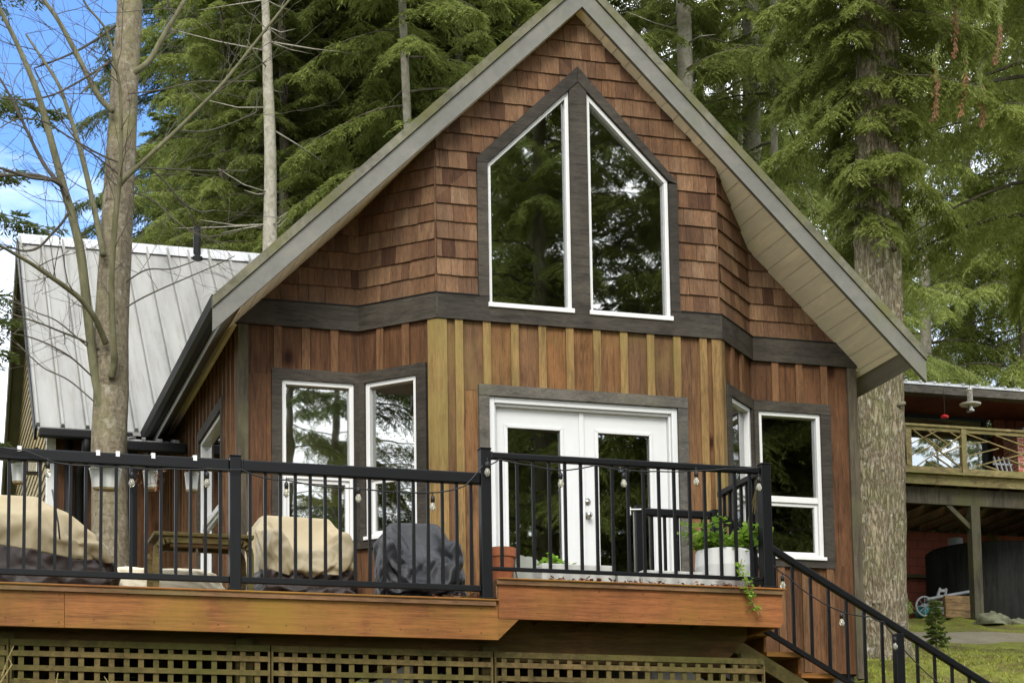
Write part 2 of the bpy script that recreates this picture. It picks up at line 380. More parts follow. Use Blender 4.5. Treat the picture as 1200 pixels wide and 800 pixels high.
# ---------------------------------------------------------------- wall facets
def clip(poly, a, b, c):
    """keep the part of a convex polygon where a*s + b*z <= c"""
    out = []
    for i in range(len(poly)):
        p, q = poly[i], poly[(i+1) % len(poly)]
        dp, dq = a*p[0]+b*p[1]-c, a*q[0]+b*q[1]-c
        if dp <= 0: out.append(p)
        if (dp < 0 < dq) or (dq < 0 < dp):
            t = dp/(dp-dq); out.append((p[0]+(q[0]-p[0])*t, p[1]+(q[1]-p[1])*t))
    return out
def area(p): return .5*sum(p[i][0]*p[(i+1)%len(p)][1]-p[(i+1)%len(p)][0]*p[i][1] for i in range(len(p)))
def subtract(poly, hole):
    """convex polygon minus a convex (counter-clockwise) hole: list of convex pieces"""
    res = []; rest = poly
    for i in range(len(hole)):
        p, q = hole[i], hole[(i+1) % len(hole)]
        ex, ez = q[0]-p[0], q[1]-p[1]
        a, b = ez, -ex; c = a*p[0]+b*p[1]          # a*s+b*z > c is outside this edge
        o = clip(rest, -a, -b, -c)
        if len(o) > 2 and abs(area(o)) > 1e-5: res.append(o)
        rest = clip(rest, a, b, c)
        if len(rest) < 3: break
    return res
def cut(polys, holes):
    for h in holes:
        polys = [r for p in polys for r in subtract(p, h)]
    return polys
def R4(s0, s1, z0, z1): return [(s0,z0),(s1,z0),(s1,z1),(s0,z1)]
class Facet:
    def __init__(s, p, q):
        s.O = np.array([p[0], p[1], 0.0]); d = np.array([q[0]-p[0], q[1]-p[1], 0.0]); s.L = float(np.hypot(d[0], d[1]))
        s.u = d/s.L; s.n = np.array([s.u[1], -s.u[0], 0.0])
    def pt(s, a, z, t): return s.O + s.u*a + s.n*t + np.array([0,0,z])
    def prism(s, mb, poly, t0, t1, back=False):
        """poly in (along, height); t0/t1 numbers or functions of height"""
        f0 = t0 if callable(t0) else (lambda z: t0); f1 = t1 if callable(t1) else (lambda z: t1)
        if area(poly) < 0: poly = poly[::-1]
        n = len(poly)
        vs = [s.pt(a, z, f0(z)) for a, z in poly] + [s.pt(a, z, f1(z)) for a, z in poly]
        fs = [tuple(range(n, 2*n)), tuple(range(n-1, -1, -1))]
        for i in range(n):
            j = (i+1) % n; fs.append((i, j, n+j, n+i))
        mb.add(vs, fs)
    def bar(s, mb, s0, s1, z0, z1, t0, t1, m0=0, m1=0):
        """a board with mitred ends (m = tangent of half the corner angle, + outside corner)"""
        g = lambda a, z, t: s.pt(a, z, t)
        mb.hexa([g(s0-m0*t0,z0,t0), g(s1+m1*t0,z0,t0), g(s1+m1*t1,z0,t1), g(s0-m0*t1,z0,t1),
                 g(s0-m0*t0,z1,t0), g(s1+m1*t0,z1,t0), g(s1+m1*t1,z1,t1), g(s0-m0*t1,z1,t1)])

# house dimensions (metres), ridge at x = 0, front wall at y = 0
A_, B_, D_, W_ = 1.983, 1.395, .6055, 3.098
ZB, ZT = 2.276, 2.509
ZBASE = -.83
E_, O_, ZE, ZR = 3.486, .824, 1.947, 5.343
SL = (ZR-ZE)/E_
SOF = ZR + .012            # soffit plane height at the ridge
TM = .4225
HL = 9.2                    # how far the roof runs back
MOSS = [M['cedar_gold'], M['batten_gold']]
house = thing('timber_house', 'brown cedar house with steep gable, shingled upper wall and peaked double window above white doors', 'house', (0, 0, ZBASE))
FL = Facet((-W_,0), (-A_,0)); FBL = Facet((-A_,0), (-B_,-D_)); FC = Facet((-B_,-D_), (B_,-D_)); FBR = Facet((B_,-D_), (A_,0)); FR = Facet((A_,0), (W_,0))
FSL = Facet((-W_, 8.5), (-W_, 0)); FSR = Facet((W_,0), (W_,8.5))
# openings (outer edge of the white frames) in facet coordinates
wins = {}
o_front_left = R4(.372, 1.052, .30, 1.775)
o_bay_left = R4(.072, .632, .30, 1.775)
o_bay_right = R4(.212, .772, .30, 1.775)
o_front_right = R4(.062, .737, .30, 1.775)
o_door = R4(-.915+B_, .943+B_, -.80, 1.577)
o_side = R4(8.5-2.38, 8.5-.98, .05, 1.72)
def pane_poly(sg):
    p = [(.088,2.424),(.902,2.424),(.902,3.79),(.088,4.588)]
    p = [(B_ + sg*x, z) for x, z in p]
    return p if sg > 0 else p[::-1]
gp_l, gp_r = pane_poly(-1), pane_poly(1)
def ccw(p): return p if area(p) > 0 else p[::-1]
gp_l, gp_r = ccw(gp_l), ccw(gp_r)
# ---- board siding
def boards(F, holes, mat_board, mat_bat, s0=0, s1=None, step=.268, z0=ZBASE, z1=ZB+.01, bats=None, name='board_siding', bw=.075, off=0):
    s1 = F.L if s1 is None else s1
    mb = MB(); x = s0 - off
    xs = []
    while x < s1 - 1e-6:
        a, b = max(x, s0), min(x+step, s1)
        if b-a > .01:
            for p in cut([R4(a, b-.002, z0, z1)], holes): F.prism(mb, p, -.03, random.uniform(-.003, .003))
        xs.append(x); x += step
    w = mb.build(name, mat_board, house)
    for x in xs[1:] if bats is None else bats:
        if x < s0 + .02 or x > s1 - .02: continue
        th = .030+random.uniform(-.002,.002)
        for p in cut([R4(x-bw/2, x+bw/2, z0+.004, z1-.004)], holes):
            mb = MB(); F.prism(mb, p, .001, th); mb.build('batten', mat_bat, w)
    return w
def grow(p, d0, d1, dz0, dz1):
    s = [q[0] for q in p]; z = [q[1] for q in p]
    return R4(min(s)-d0, max(s)+d1, min(z)-dz0, max(z)+dz1)
tl = grow(o_front_left, .05, .05, .05, .05); tbl = grow(o_bay_left, .04, .05, .05, .05)
tbr = grow(o_bay_right, .05, .04, .05, .05); tr_ = grow(o_front_right, .04, .05, .05, .05); td = grow(o_door, .05, .05, 0, .05)
boards(FL, [tl], M['cedar_red'], M['cedar_batten'], bats=[.335,.60,.87], off=.03)
boards(FBL, [tbl], M['cedar_red'], M['cedar_batten'], step=.272, bats=[.24,.52], off=.03)
boards(FC, [td], M['cedar_gold'], M['batten_gold'], step=.2685, bats=[.20+.2685*i for i in range(10)], off=.068)
boards(FBR, [tbr], M['cedar_red'], M['cedar_batten'], step=.272, bats=[.30,.57], off=.25)
boards(FR, [tr_], M['cedar_red'], M['cedar_batten'], bats=[.26,.52,.79], off=.01)
ts = grow(o_side, .05, .05, .05, .05)
boards(FSL, [ts], M['cedar_red'], M['cedar_batten'], step=.245, z1=2.34)
boards(FSR, [], M['cedar_red'], M['cedar_batten'], step=.245, z1=2.34)
# corner posts of the bay and the corner boards of the house
for prs in (((FBL, FBL.L-.085, FBL.L, 0, TM), (FC, 0, .085, TM, 0)), ((FC, FC.L-.085, FC.L, 0, TM), (FBR, 0, .075, TM, 0))):
    mb = MB()
    for F, s0, s1, m0, m1 in prs: F.bar(mb, s0, s1, ZBASE+.003, ZB-.003, .002, .030, m0, m1)
    mb.build('bay_corner_post', M['batten_gold'], house)
mb = MB()
FL.bar(mb, -.032, .062, ZBASE-.05, ZB-.003, .002, .036); FSL.bar(mb, FSL.L-.095, FSL.L, ZBASE-.05, 2.33, .002, .030)
mb.build('corner_board', M['corner_trim'], house)
mb = MB()
FR.bar(mb, FR.L-.065, FR.L+.032, ZBASE-.05, ZB-.003, .002, .036); FSR.bar(mb, 0, .095, ZBASE-.05, 2.33, .002, .030)
mb.build('corner_board', M['corner_trim'], house)
# ---- belt board between boards and shingles
mb = MB()
FL.bar(mb, -.04, FL.L, ZB, ZT, .002, .045, 0, -TM)
FBL.bar(mb, 0, FBL.L, ZB, ZT, .002, .045, -TM, TM)
for p in cut([R4(0, FC.L, ZB, ZT)], [gp_l, gp_r]): FC.prism(mb, p, .002, .045)
FC.bar(mb, -.001, 0.0005, ZB, ZT, .002, .045, TM, 0); FC.bar(mb, FC.L-.0005, FC.L+.001, ZB, ZT, .002, .045, 0, TM)
FBR.bar(mb, 0, FBR.L, ZB, ZT, .002, .045, TM, -TM)
FR.bar(mb, 0, FR.L+.04, ZB, ZT, .002, .045, -TM, 0)
mb.build('belt_board', M['char_trim'], house)
mb = MB()   # drip edge on the belt board
FL.bar(mb, -.04, FL.L, ZT+.002, ZT+.012, .0, .052, 0, -TM); FC.bar(mb, 0, B_-1.0, ZT+.002, ZT+.012, 0, .052, TM, 0); FBL.bar(mb, 0, FBL.L, ZT+.002, ZT+.012, 0, .052, -TM, TM)
mb.build('drip_edge', M['gutter'], house); mb = MB()
FC.bar(mb, B_+1.0, FC.L, ZT+.002, ZT+.012, 0, .052, 0, TM)
FBR.bar(mb, 0, FBR.L, ZT+.002, ZT+.012, 0, .052, TM, -TM); FR.bar(mb, 0, FR.L+.04, ZT+.002, ZT+.012, 0, .052, -TM, 0)
mb.build('drip_edge', M['gutter'], house)
# ---- shingles
gab_trim = ccw([(B_-.985, ZT), (B_+.97, ZT), (B_+.97, 3.76), (B_-.006, 4.75), (B_-.985, 3.81)])
def shingles(F, holes, zlo=ZT+.014):
    mb = MB(); sub = MB()
    x0 = F.O[0]; ux = F.u[0]
    top = lambda poly: clip(clip(poly, SL*ux, 1, SOF-SL*x0), -SL*ux, 1, SOF+SL*x0)
    base = top(R4(0, F.L, ZB, 6))
    if len(base) > 2:
        for p in cut([base], holes + ([gp_l, gp_r] if holes else [])): F.prism(sub, p, -.05, -.001)
    z = zlo; row = 0; H = .1705
    while z < 5.6:
        s = -random.uniform(0, .13)
        while s < F.L:
            w = random.choice([.085,.10,.115,.125,.14,.155,.17,.185])
            a, b = max(s, 0), min(s+w, F.L)
            if b-a > .012:
                dz = random.uniform(-.003, .003)
                q = top(R4(a+.0015, b-.0015, z+dz, z+H+.012))
                if len(q) > 2:
                    zz = z; j = random.uniform(-.002,.002)
                    for p in cut([q], holes):
                        if abs(area(p)) > 2e-4: F.prism(mb, p, .0, lambda h, zz=zz, j=j: .026+j - .018*min(1, max(0, (h-zz)/H)))
            s += w
        z += H; row += 1
    o = sub.build('gable_wall', M['cedar_red'], house)
    if mb.v: mb.build('shingle_cladding', M['shingle'], o)
for F, h in ((FL, []), (FBL, []), (FC, [gab_trim]), (FBR, []), (FR, [])): shingles(F, h)
# shingle corner caps on the bay edges
mb = MB()
z = ZT + .014
while z < SOF - SL*B_ - .1:
    for F, e in ((FBL, 'r'), (FBR, 'l')):
        F.prism(mb, R4(F.L-.004, F.L+.010, z, z+.168) if e == 'r' else R4(-.010, .004, z, z+.168), -.01, .020)
    z += .1705
mb.build('shingle_corner', M['shingle'], house)

# ---- windows
def frame_ring(mb, F, poly, w, t0, t1):
    """frame of width w inside a convex ccw polygon, each side one mitred bar"""
    n = len(poly)
    def inset(poly, w):
        res = []
        for i in range(n):
            p0, p1, p2 = poly[i-1], poly[i], poly[(i+1) % n]
            def line(p, q):
                ex, ez = q[0]-p[0], q[1]-p[1]; l = math.hypot(ex, ez); nx, nz = -ez/l, ex/l
                return (p[0]+nx*w, p[1]+nz*w, ex, ez)
            a = line(p0, p1); b = line(p1, p2)
            det = a[2]*b[3]-a[3]*b[2]
            t = ((b[0]-a[0])*b[3]-(b[1]-a[1])*b[2])/det
            res.append((a[0]+a[2]*t, a[1]+a[3]*t))
        return res
    q = inset(poly, w)
    for i in range(n):
        j = (i+1) % n
        F.prism(mb, [poly[i], poly[j], q[j], q[i]], t0, t1)
    return q
def window(F, poly, name='window', rail=None, fw=.042, sill=True, trims=None, label=None, screen=True):
    mb = MB(); q = frame_ring(mb, F, poly, fw, -.07, .014)
    w = mb.build(name, M['white'], house, bevel=.004)
    if label: w['label'] = label
    s0 = min(p[0] for p in q); s1 = max(p[0] for p in q); z0 = min(p[1] for p in q)
    mb = MB(); F.prism(mb, q, -.046, -.040); mb.build('pane', M['glass'], w)
    if rail:
        mb = MB(); F.bar(mb, s0, s1, rail[0], rail[1], -.05, .002); mb.build('meeting_rail', M['white'], w, bevel=.003)
        mb = MB(); frame_ring(mb, F, R4(s0+.001, s1-.001, z0, rail[0]-.001), .034, -.05, -.018); mb.build('lower_sash', M['white'], w, bevel=.003)
    if sill:
        a = min(p[0] for p in poly); b = max(p[0] for p in poly); z = min(p[1] for p in poly)
        mb = MB(); F.bar(mb, a-.012, b+.012, z-.012, z+.022, -.01, .06); mb.build('sill', M['white'], w, bevel=.004)
    if trims:
        mb = MB()
        for a, b, z0_, z1_, m0, m1 in trims: F.bar(mb, a, b, z0_, z1_, .002, .040, m0, m1)
        mb.build('trim', M['char_trim'] if name != 'side' else M['char_trim'], w)
    return w
TZ0, TZ1 = .215, 1.877
window(FL, o_front_left, rail=(.855,.911), trims=[(.277,FL.L,1.775,TZ1,0,-TM),(.277,.372,TZ0,1.773,0,0),(1.052,FL.L,.29,1.773,0,-TM),(.372+.001,FL.L,TZ0,.288,0,-TM)])
window(FBL, o_bay_left, rail=(.855,.911), trims=[(0,.737,1.775,TZ1,-TM,0),(0,.072,.29,1.773,-TM,0),(.632,.737,TZ0,1.773,0,0),(0,.631,TZ0,.288,-TM,0)])
window(FBR, o_bay_right, rail=(.867,.928), trims=[(.107,FBR.L,1.775,TZ1,0,-TM),(.107,.212,TZ0,1.773,0,0),(.772,FBR.L,.29,1.773,0,-TM),(.213,FBR.L,TZ0,.288,0,-TM)])
window(FR, o_front_right, rail=(.867,.928), trims=[(0,.845,1.775,TZ1,-TM,0),(0,.062,.29,1.773,-TM,0),(.737,.845,TZ0,1.773,0,0),(0,.736,TZ0,.288,-TM,0)])
s0, s1 = o_side[0][0], o_side[1][0]
window(FSL, o_side, rail=(.80,.86), trims=[(s0-.10,s1+.10,1.72,1.83,0,0),(s0-.10,s0,-.05,1.718,0,0),(s1,s1+.10,-.05,1.718,0,0),(s0+.001,s1-.001,-.05,.045,0,0)])
wl = window(FC, gp_l, name='gable_window', fw=.036, sill=False); wr = window(FC, gp_r, name='gable_window', fw=.036, sill=False)
for w, a, b in ((wl, B_-.915, B_-.075), (wr, B_+.075, B_+.915)):
    mb = MB(); FC.bar(mb, a, b, 2.412, 2.456, -.01, .062); mb.build('sill', M['white'], w, bevel=.004)
mb = MB()   # charcoal surround of the peaked window
FC.bar(mb, B_-.0875, B_+.0875, ZT+.002, 4.70, .002, .042)
FC.bar(mb, B_-1.006, B_-.9035, ZT+.002, 3.79, .002, .050); FC.bar(mb, B_+.9035, B_+.988, ZT+.002, 3.76, .002, .050)
FC.prism(mb, ccw([(B_-.9025,3.7925),(B_-.002,4.675),(B_-.002,4.825),(B_-1.006,3.84),(B_-1.006,3.7925)]), .002, .052)
FC.prism(mb, ccw([(B_+.9025,3.7925),(B_+.002,4.675),(B_+.002,4.825),(B_+.988,3.785),(B_+.988,3.763)]), .002, .052)
mb.build('gable_window_trim', M['char_trim'], house)

# ---- french doors
mb = MB()
a, b, zt = o_door[0][0], o_door[1][0], 1.577
FC.bar(mb, a, a+.055, -.80, zt, -.14, .012); FC.bar(mb, b-.055, b, -.80, zt, -.14, .012); FC.bar(mb, a+.0555, b-.0555, zt-.055, zt, -.14, .011)
FC.bar(mb, a+.0555, a+.075, -.80, zt-.056, -.14, -.02); FC.bar(mb, b-.075, b-.0555, -.80, zt-.056, -.14, -.02); FC.bar(mb, a+.0755, b-.0755, zt-.078, zt-.0555, -.14, -.02)
frame = mb.build('door_frame', M['white_door'], house, bevel=.004)
mb = MB()
FC.bar(mb, a-.10, b+.10, zt+.001, zt+.103, .002, .046); FC.bar(mb, a-.10, a-.001, -.82, zt, .002, .040); FC.bar(mb, b+.001, b+.10, -.82, zt, .002, .040)
mb.build('trim', M['grey_trim'], frame)
mb = MB(); FC.bar(mb, a, b, -.83, -.79, -.14, .05); mb.build('threshold', M['steel'], frame)
lm = (a+b)/2
for sgn, x0, x1, gc in ((-1, a+.077, lm-.0015, -.458+B_), (1, lm+.0015, b-.077, .43+B_)):
    g0, g1, gz0, gz1 = gc-.262, gc+.262, -.42, 1.318
    mb = MB()
    for p in cut([R4(x0, x1, -.785, 1.497)], [R4(g0, g1, gz0, gz1)]): FC.prism(mb, p, -.115, -.075)
    d = mb.build('door', M['white_door'], house)
    mb = MB(); frame_ring(mb, FC, R4(g0-.028, g1+.028, gz0-.028, gz1+.028), .034, -.08, -.060); mb.build('glass_bead', M['white_door'], d, bevel=.006)
    mb = MB(); FC.prism(mb, R4(g0, g1, gz0, gz1), -.102, -.096); mb.build('pane', M['glass'], d)
    if sgn < 0:
        mb = MB(); FC.bar(mb, x1-.028, x1+.02, -.785, 1.497, -.0745, -.058); mb.build('astragal', M['white_door'], d, bevel=.004)
    else:
        kx = .055 + B_
        def knob(z, prof):
            mb = MB(); n = 18; c = FC.pt(kx, z, -.075); vs = []; fs = []
            for i, (r, t) in enumerate(prof):
                for k in range(n):
                    an = 2*PI*k/n; vs.append(c + FC.u*r*math.cos(an) + FC.n*t + np.array([0,0,r*math.sin(an)]))
            for i in range(len(prof)-1):
                for k in range(n): fs.append((i*n+k, i*n+(k+1)%n, (i+1)*n+(k+1)%n, (i+1)*n+k))
            fs.append(tuple((len(prof)-1)*n+k for k in range(n))); mb.add(vs, fs); return mb
        knob(.521, [(.034,0),(.034,.008),(.012,.012),(.012,.04),(.024,.046),(.029,.058),(.026,.072),(.010,.078)]).build('knob', M['steel'], d, smooth=True)
        knob(.655, [(.033,0),(.031,.012),(.016,.014),(.014,.022)]).build('deadbolt', M['steel'], d, smooth=True)

# ---- roof
YF = -O_
def slab(mb, sg, x0, x1, y0, y1, d0, d1):
    """piece of roof slope between |x| = x0..x1, from d0 to d1 above the soffit plane"""
    z = lambda x, d: ZR - SL*x + d
    p = [(sg*x0, y0, z(x0,d0)), (sg*x1, y0, z(x1,d0)), (sg*x1, y1, z(x1,d0)), (sg*x0, y1, z(x0,d0)),
         (sg*x0, y0, z(x0,d1)), (sg*x1, y0, z(x1,d1)), (sg*x1, y1, z(x1,d1)), (sg*x0, y1, z(x0,d1))]
    if sg < 0: p = [p[1],p[0],p[3],p[2],p[5],p[4],p[7],p[6]]
    mb.hexa(p)
mb = MB()
for sg in (-1, 1): slab(mb, sg, .0005, 3.37, YF+.05, HL, .04, .20)
roof = mb.build('roof', M['metal_roof'], house)
mb = MB()
for sg in (-1, 1):
    x = 0.004
    while x < 3.22:
        x1 = min(x+.122, 3.225); slab(mb, sg, x, x1-.007, YF+.046, HL-.05, .012, .0375); x += .122
mb.build('soffit', M['soffit'], roof)
for sg in (-1, 1):
    mb = MB(); slab(mb, sg, .0005 if sg > 0 else .0008, E_, YF, YF+.045, 0, .206)
    rk = mb.build('rake_board', M['rake'], roof)
    mb = MB(); slab(mb, sg, .0005 if sg > 0 else .0008, E_+.004, YF-.022, YF+.049, .214, .318); mb.build('rake_cap', M['rake_moss'], rk)
    mb = MB(); slab(mb, sg, .0005 if sg > 0 else .0008, E_, YF+.01, YF+.047, .2055, .2145); mb.build('painted_shadow_line', M['gutter'], rk)  # black strip stands in for the shadow line under the rake cap
    # eave: sub fascia and gutter
    yb = 4.35 if sg < 0 else HL; z0 = 2.185
    mb = MB(); mb.box(sg*3.345, sg*3.372, YF+.05, yb, z0, 2.262); mb.build('eave_board', M['deck_dark'] if sg > 0 else M['gutter'], roof)
    mb = MB(); y = .0
    while y < yb-.1: mb.box(sg*3.138, sg*3.344, y+.003, y+.112, 2.263, 2.276); y += .115
    mb.build('eave_soffit', M['soffit'], roof)
    prof = [(3.376,z0+.115),(3.376,z0-.02),(3.44,z0-.02),(3.475,z0+.02),(3.49,z0+.105),(3.480,z0+.105),(3.465,z0+.025),(3.435,z0-.011),(3.385,z0-.011),(3.385,z0+.115)]
    n = len(prof)
    mb = MB(); mb.add([(sg*x, YF+.052, zz) for x, zz in prof]+[(sg*x, yb, zz) for x, zz in prof], [(i,(i+1)%n,n+(i+1)%n,n+i) for i in range(n)] + [tuple(range(n))[::-1], tuple(range(n, 2*n))])
    mb.build('gutter', M['gutter'] if sg < 0 else M['olive'], roof)
# ---- foundation and interior
mb = MB(); mb.box(-3.04, 3.04, .06, 8.4, -3.2, ZBASE-.002); mb.hexa([(-1.9,.06,-3.2),(-1.36,-.53,-3.2),(1.36,-.53,-3.2),(1.9,.06,-3.2),(-1.9,.06,ZBASE-.002),(-1.36,-.53,ZBASE-.002),(1.36,-.53,ZBASE-.002),(1.9,.06,ZBASE-.002)])
mb.build('foundation', M['concrete'], house)
mb = MB(); mb.box(-3.0, 3.0, 3.6, 3.7, -.8, 2.25); mb.add([(-2.95,3.6,2.26),(2.95,3.6,2.26),(0,3.6,5.2),(-2.95,3.7,2.26),(2.95,3.7,2.26),(0,3.7,5.2)],[(0,1,2),(5,4,3),(0,3,4,1),(1,4,5,2),(2,5,3,0)]); mb.box(-3.02, -3.0, .1, 3.6, -.8, .02); mb.box(3.0, 3.04, .1, 3.6, -.8, 2.2)
mb.box(-.55, -.45, 1.2, 3.6, -.8, 2.1); mb.box(1.35, 1.43, .6, 3.6, -.8, 2.1)
mb.build('interior_wall', M['dark_room'], house)
mb = MB(); mb.box(-2.98, -1.0, 1.05, 1.13, -.75, 1.62); mb.build('ochre_wall', M['ochre'], house)
mb = MB(); mb.box(-2.98, -1.0, .98, 1.04, -.75, .82); mb.build('kitchen_counter', M['cover_grey'], house)
mb = MB(); mb.box(-3.0, 3.0, .08, 3.6, -.80, -.76); mb.hexa([(-1.9,.08,-.80),(-1.34,-.50,-.80),(1.34,-.50,-.80),(1.9,.08,-.80),(-1.9,.08,-.76),(-1.34,-.50,-.76),(1.34,-.50,-.76),(1.9,.08,-.76)])
mb.box(-3.0, 3.0, .08, 3.6, 2.12, 2.30); mb.hexa([(-1.9,.08,2.12),(-1.34,-.50,2.12),(1.34,-.50,2.12),(1.9,.08,2.12),(-1.9,.08,2.30),(-1.34,-.50,2.30),(1.34,-.50,2.30),(1.9,.08,2.30)])
mb.build('interior_floor', M['room_floor'], house)
mb = MB()
for i in range(5): mb.box(2.3, 2.62, .34-.01*i, .52, .30+.028*i, .324+.028*i)
t = mb.build('paper_stack', M['stone_pot'], None); tag(t, 'low stack of pale papers just inside the right front window', 'papers')
mb = MB(); mb.box(1.75, 2.9, .25, .85, .26, .296); mb.box(1.8,1.86,.3,.8,-.758,.258); mb.box(2.8,2.86,.3,.8,-.758,.258)
t = mb.build('desk', M['box_wood']); tag(t, 'plain wooden desk standing inside behind the right front window', 'desk')
# ---------------------------------------------------------------- cabin wing behind
cabin = thing('cabin', 'cabin with steep pale ribbed metal roof behind the bare tree and the house', 'cabin', (-2, 6, -.5))
CX0, CX1, CEY, CEZ, CRY, CRZ = -4.60, 1.2, 4.63, 2.33, 8.26, 5.71
CS = (CRZ-CEZ)/(CRY-CEY)
mb = MB()
mb.hexa([(CX0,CEY,CEZ-.02),(CX1,CEY,CEZ-.02),(CX1,CRY,CRZ-.02),(CX0,CRY,CRZ-.02),(CX0,CEY,CEZ+.03),(CX1,CEY,CEZ+.03),(CX1,CRY,CRZ+.03),(CX0,CRY,CRZ+.03)])
BY = 2*CRY-CEY
mb.hexa([(CX0,CRY+.001,CRZ-.02),(CX1,CRY+.001,CRZ-.02),(CX1,BY,CEZ-.02),(CX0,BY,CEZ-.02),(CX0,CRY+.001,CRZ+.03),(CX1,CRY+.001,CRZ+.03),(CX1,BY,CEZ+.03),(CX0,BY,CEZ+.03)])
x = CX0+.012; nrm = Vector((0,-CS,1)).normalized()
k = 0
while x < CX1:
    h = .046; w = .026
    a = Vector((x,CEY-.004,CEZ+.028)); b = Vector((x,CRY,CRZ+.028)); o = nrm*h
    for (dx0, dx1, o2) in ((-w, w, o),):
        mb.hexa([a+Vector((-w,0,0)), a+Vector((w,0,0)), b+Vector((w,0,0)), b+Vector((-w,0,0)), a+Vector((-w*.55,0,0))+o, a+Vector((w*.55,0,0))+o, b+Vector((w*.55,0,0))+o, b+Vector((-w*.55,0,0))+o])
    x += .272; k += 1
cr = mb.build('roof', M['metal_roof'], cabin)
mb = MB()
mb.hexa([(CX0-.01,CRY-.16,CRZ-.085),(CX1,CRY-.16,CRZ-.085),(CX1,CRY,CRZ+.075),(CX0-.01,CRY,CRZ+.075),(CX0-.01,CRY-.16,CRZ-.07),(CX1,CRY-.16,CRZ-.07),(CX1,CRY,CRZ+.095),(CX0-.01,CRY,CRZ+.095)])
mb.build('ridge_cap', M['white_roof'], cr)
mb = MB(); mb.beam((CX0-.012,CEY,CEZ-.06),(CX0-.012,CRY,CRZ-.06),.03,.15); mb.build('rake_board', M['gutter'], cr)
mb = MB(); mb.beam((CX0-.012,BY,CEZ-.07),(CX0-.012,CRY,CRZ-.07),.035,.24); mb.beam((CX0+.2,BY,CEZ-.1),(CX0+.2,CRY,CRZ-.1),.36,.03); mb.build('rake_board', M['olive'], cr)
mb = MB(); mb.tube([(-2.30,8.15,5.5),(-2.30,8.15,6.06)], .05, 12); mb.tube([(-2.30,8.15,5.56),(-2.30,8.15,5.64)], .085, 12); mb.build('vent_pipe', M['gutter'], cr, smooth=False)
FG = Facet((-4.42, BY-.35), (-4.42, CEY+.42))
mb = MB(); z = -.6
while z < 5.6:       # lap siding, clipped by the gable
    p = R4(0, FG.L, z, z+.125)
    c0 = FG.L + CEY + .42                      # y = c0 - s
    p = clip(p, -CS, 1, CEZ-.03 + CS*(c0-CEY) - 2*CS*0 - CS*0) if False else p
    # near slope: z <= CEZ + CS*(y-CEY) ; y = c0 - s
    p = clip(p, CS, 1, CEZ-.03 + CS*(c0-CEY)); p = clip(p, -CS, 1, CEZ-.03 + CS*(BY-c0))
    if len(p) > 2: FG.prism(mb, p, -.05, lambda h, zz=z: .020-.014*(h-zz)/.125)
    z += .125
mb.build('gable_siding', M['tan_siding'], cabin)
mb = MB(); x = -4.42
while x < -3.1:
    mb.box(x, min(x+.24, -3.1)-.003, 5.05+random.uniform(-.004,.004), 5.12, -.6, 2.5); x += .24
mb.build('front_wall', M['cedar_red'], cabin)
mb = MB(); mb.box(-4.46,-4.36,5.0,5.10,-.6,2.42); mb.build('corner_board', M['white'], cabin)
mb = MB(); mb.box(CX0+.02,-3.55,CEY-.115,CEY-.012,CEZ-.11,CEZ-.005); mb.build('gutter', M['gutter'], cr, bevel=.02)
mb = MB(); mb.tube([(-4.06,CEY-.06,CEZ-.1),(-4.06,CEY-.02,CEZ-.25),(-4.10,4.95,CEZ-.42),(-4.10,4.97,.9),(-4.0,4.9,.55),(-3.92,4.75,.5)], .05, 10); mb.tube([(-4.22,4.96,2.3),(-4.22,4.96,-.4)], .045, 10)
mb.build('downspout', M['gutter'], cabin, smooth=True)
# porch roof in the corner
mb = MB(); py0, pz0, py1, pz1 = 3.30, 1.93, 4.62, 2.27
mb.hexa([(-3.80,py0,pz0-.03),(-3.135,py0,pz0-.03),(-3.135,py1,pz1-.03),(-3.55,py1,pz1-.03),(-3.80,py0,pz0),(-3.135,py0,pz0),(-3.135,py1,pz1),(-3.55,py1,pz1)])
for i in range(4):
    f = .06 + i*.27
    a = Vector((-3.80+.665*f, py0-.005, pz0+.012)); b = Vector((-3.55+.415*f, py1, pz1+.012)); mb.beam(a, b, .04, .035)
pr = mb.build('porch_roof', M['metal_roof'], cabin)
mb = MB(); mb.box(-3.82,-3.138,py0-.10,py0-.008,pz0-.13,pz0-.022); mb.build('porch_gutter', M['gutter'], pr, bevel=.015)
mb = MB(); mb.box(-3.74,-3.64,py0+.02,py0+.12,-1.0,pz0-.04); mb.build('porch_post', M['gutter'], cabin)
ln = thing('wall_lantern', 'small black wall lantern on the tan gable siding behind the big tan cover', 'lantern', (-4.60, 5.3, 2.0))
mb = MB(); mb.box(-4.445,-4.42,5.24,5.36,2.12,2.26); mb.tube([(-4.44,5.3,2.22),(-4.56,5.3,2.27),(-4.60,5.3,2.20)], .012, 6); mb.box(-4.675,-4.525,5.225,5.375,2.17,2.19); mb.lathe((-4.60,5.3,2.19), [(.085,0),(.02,.06),(.0,.065)], 4)
for sx in (-1,1):
    for sy in (-1,1): mb.box(-4.60+sx*.058-.007,-4.60+sx*.058+.007,5.3+sy*.058-.007,5.3+sy*.058+.007,1.98,2.17)
mb.box(-4.67,-4.53,5.23,5.37,1.965,1.98); mb.build('lantern_frame', M['black_metal'], ln)
mb = MB(); mb.box(-4.652,-4.548,5.248,5.352,1.985,2.165); mb.build('lantern_glass', M['bulb'], ln)

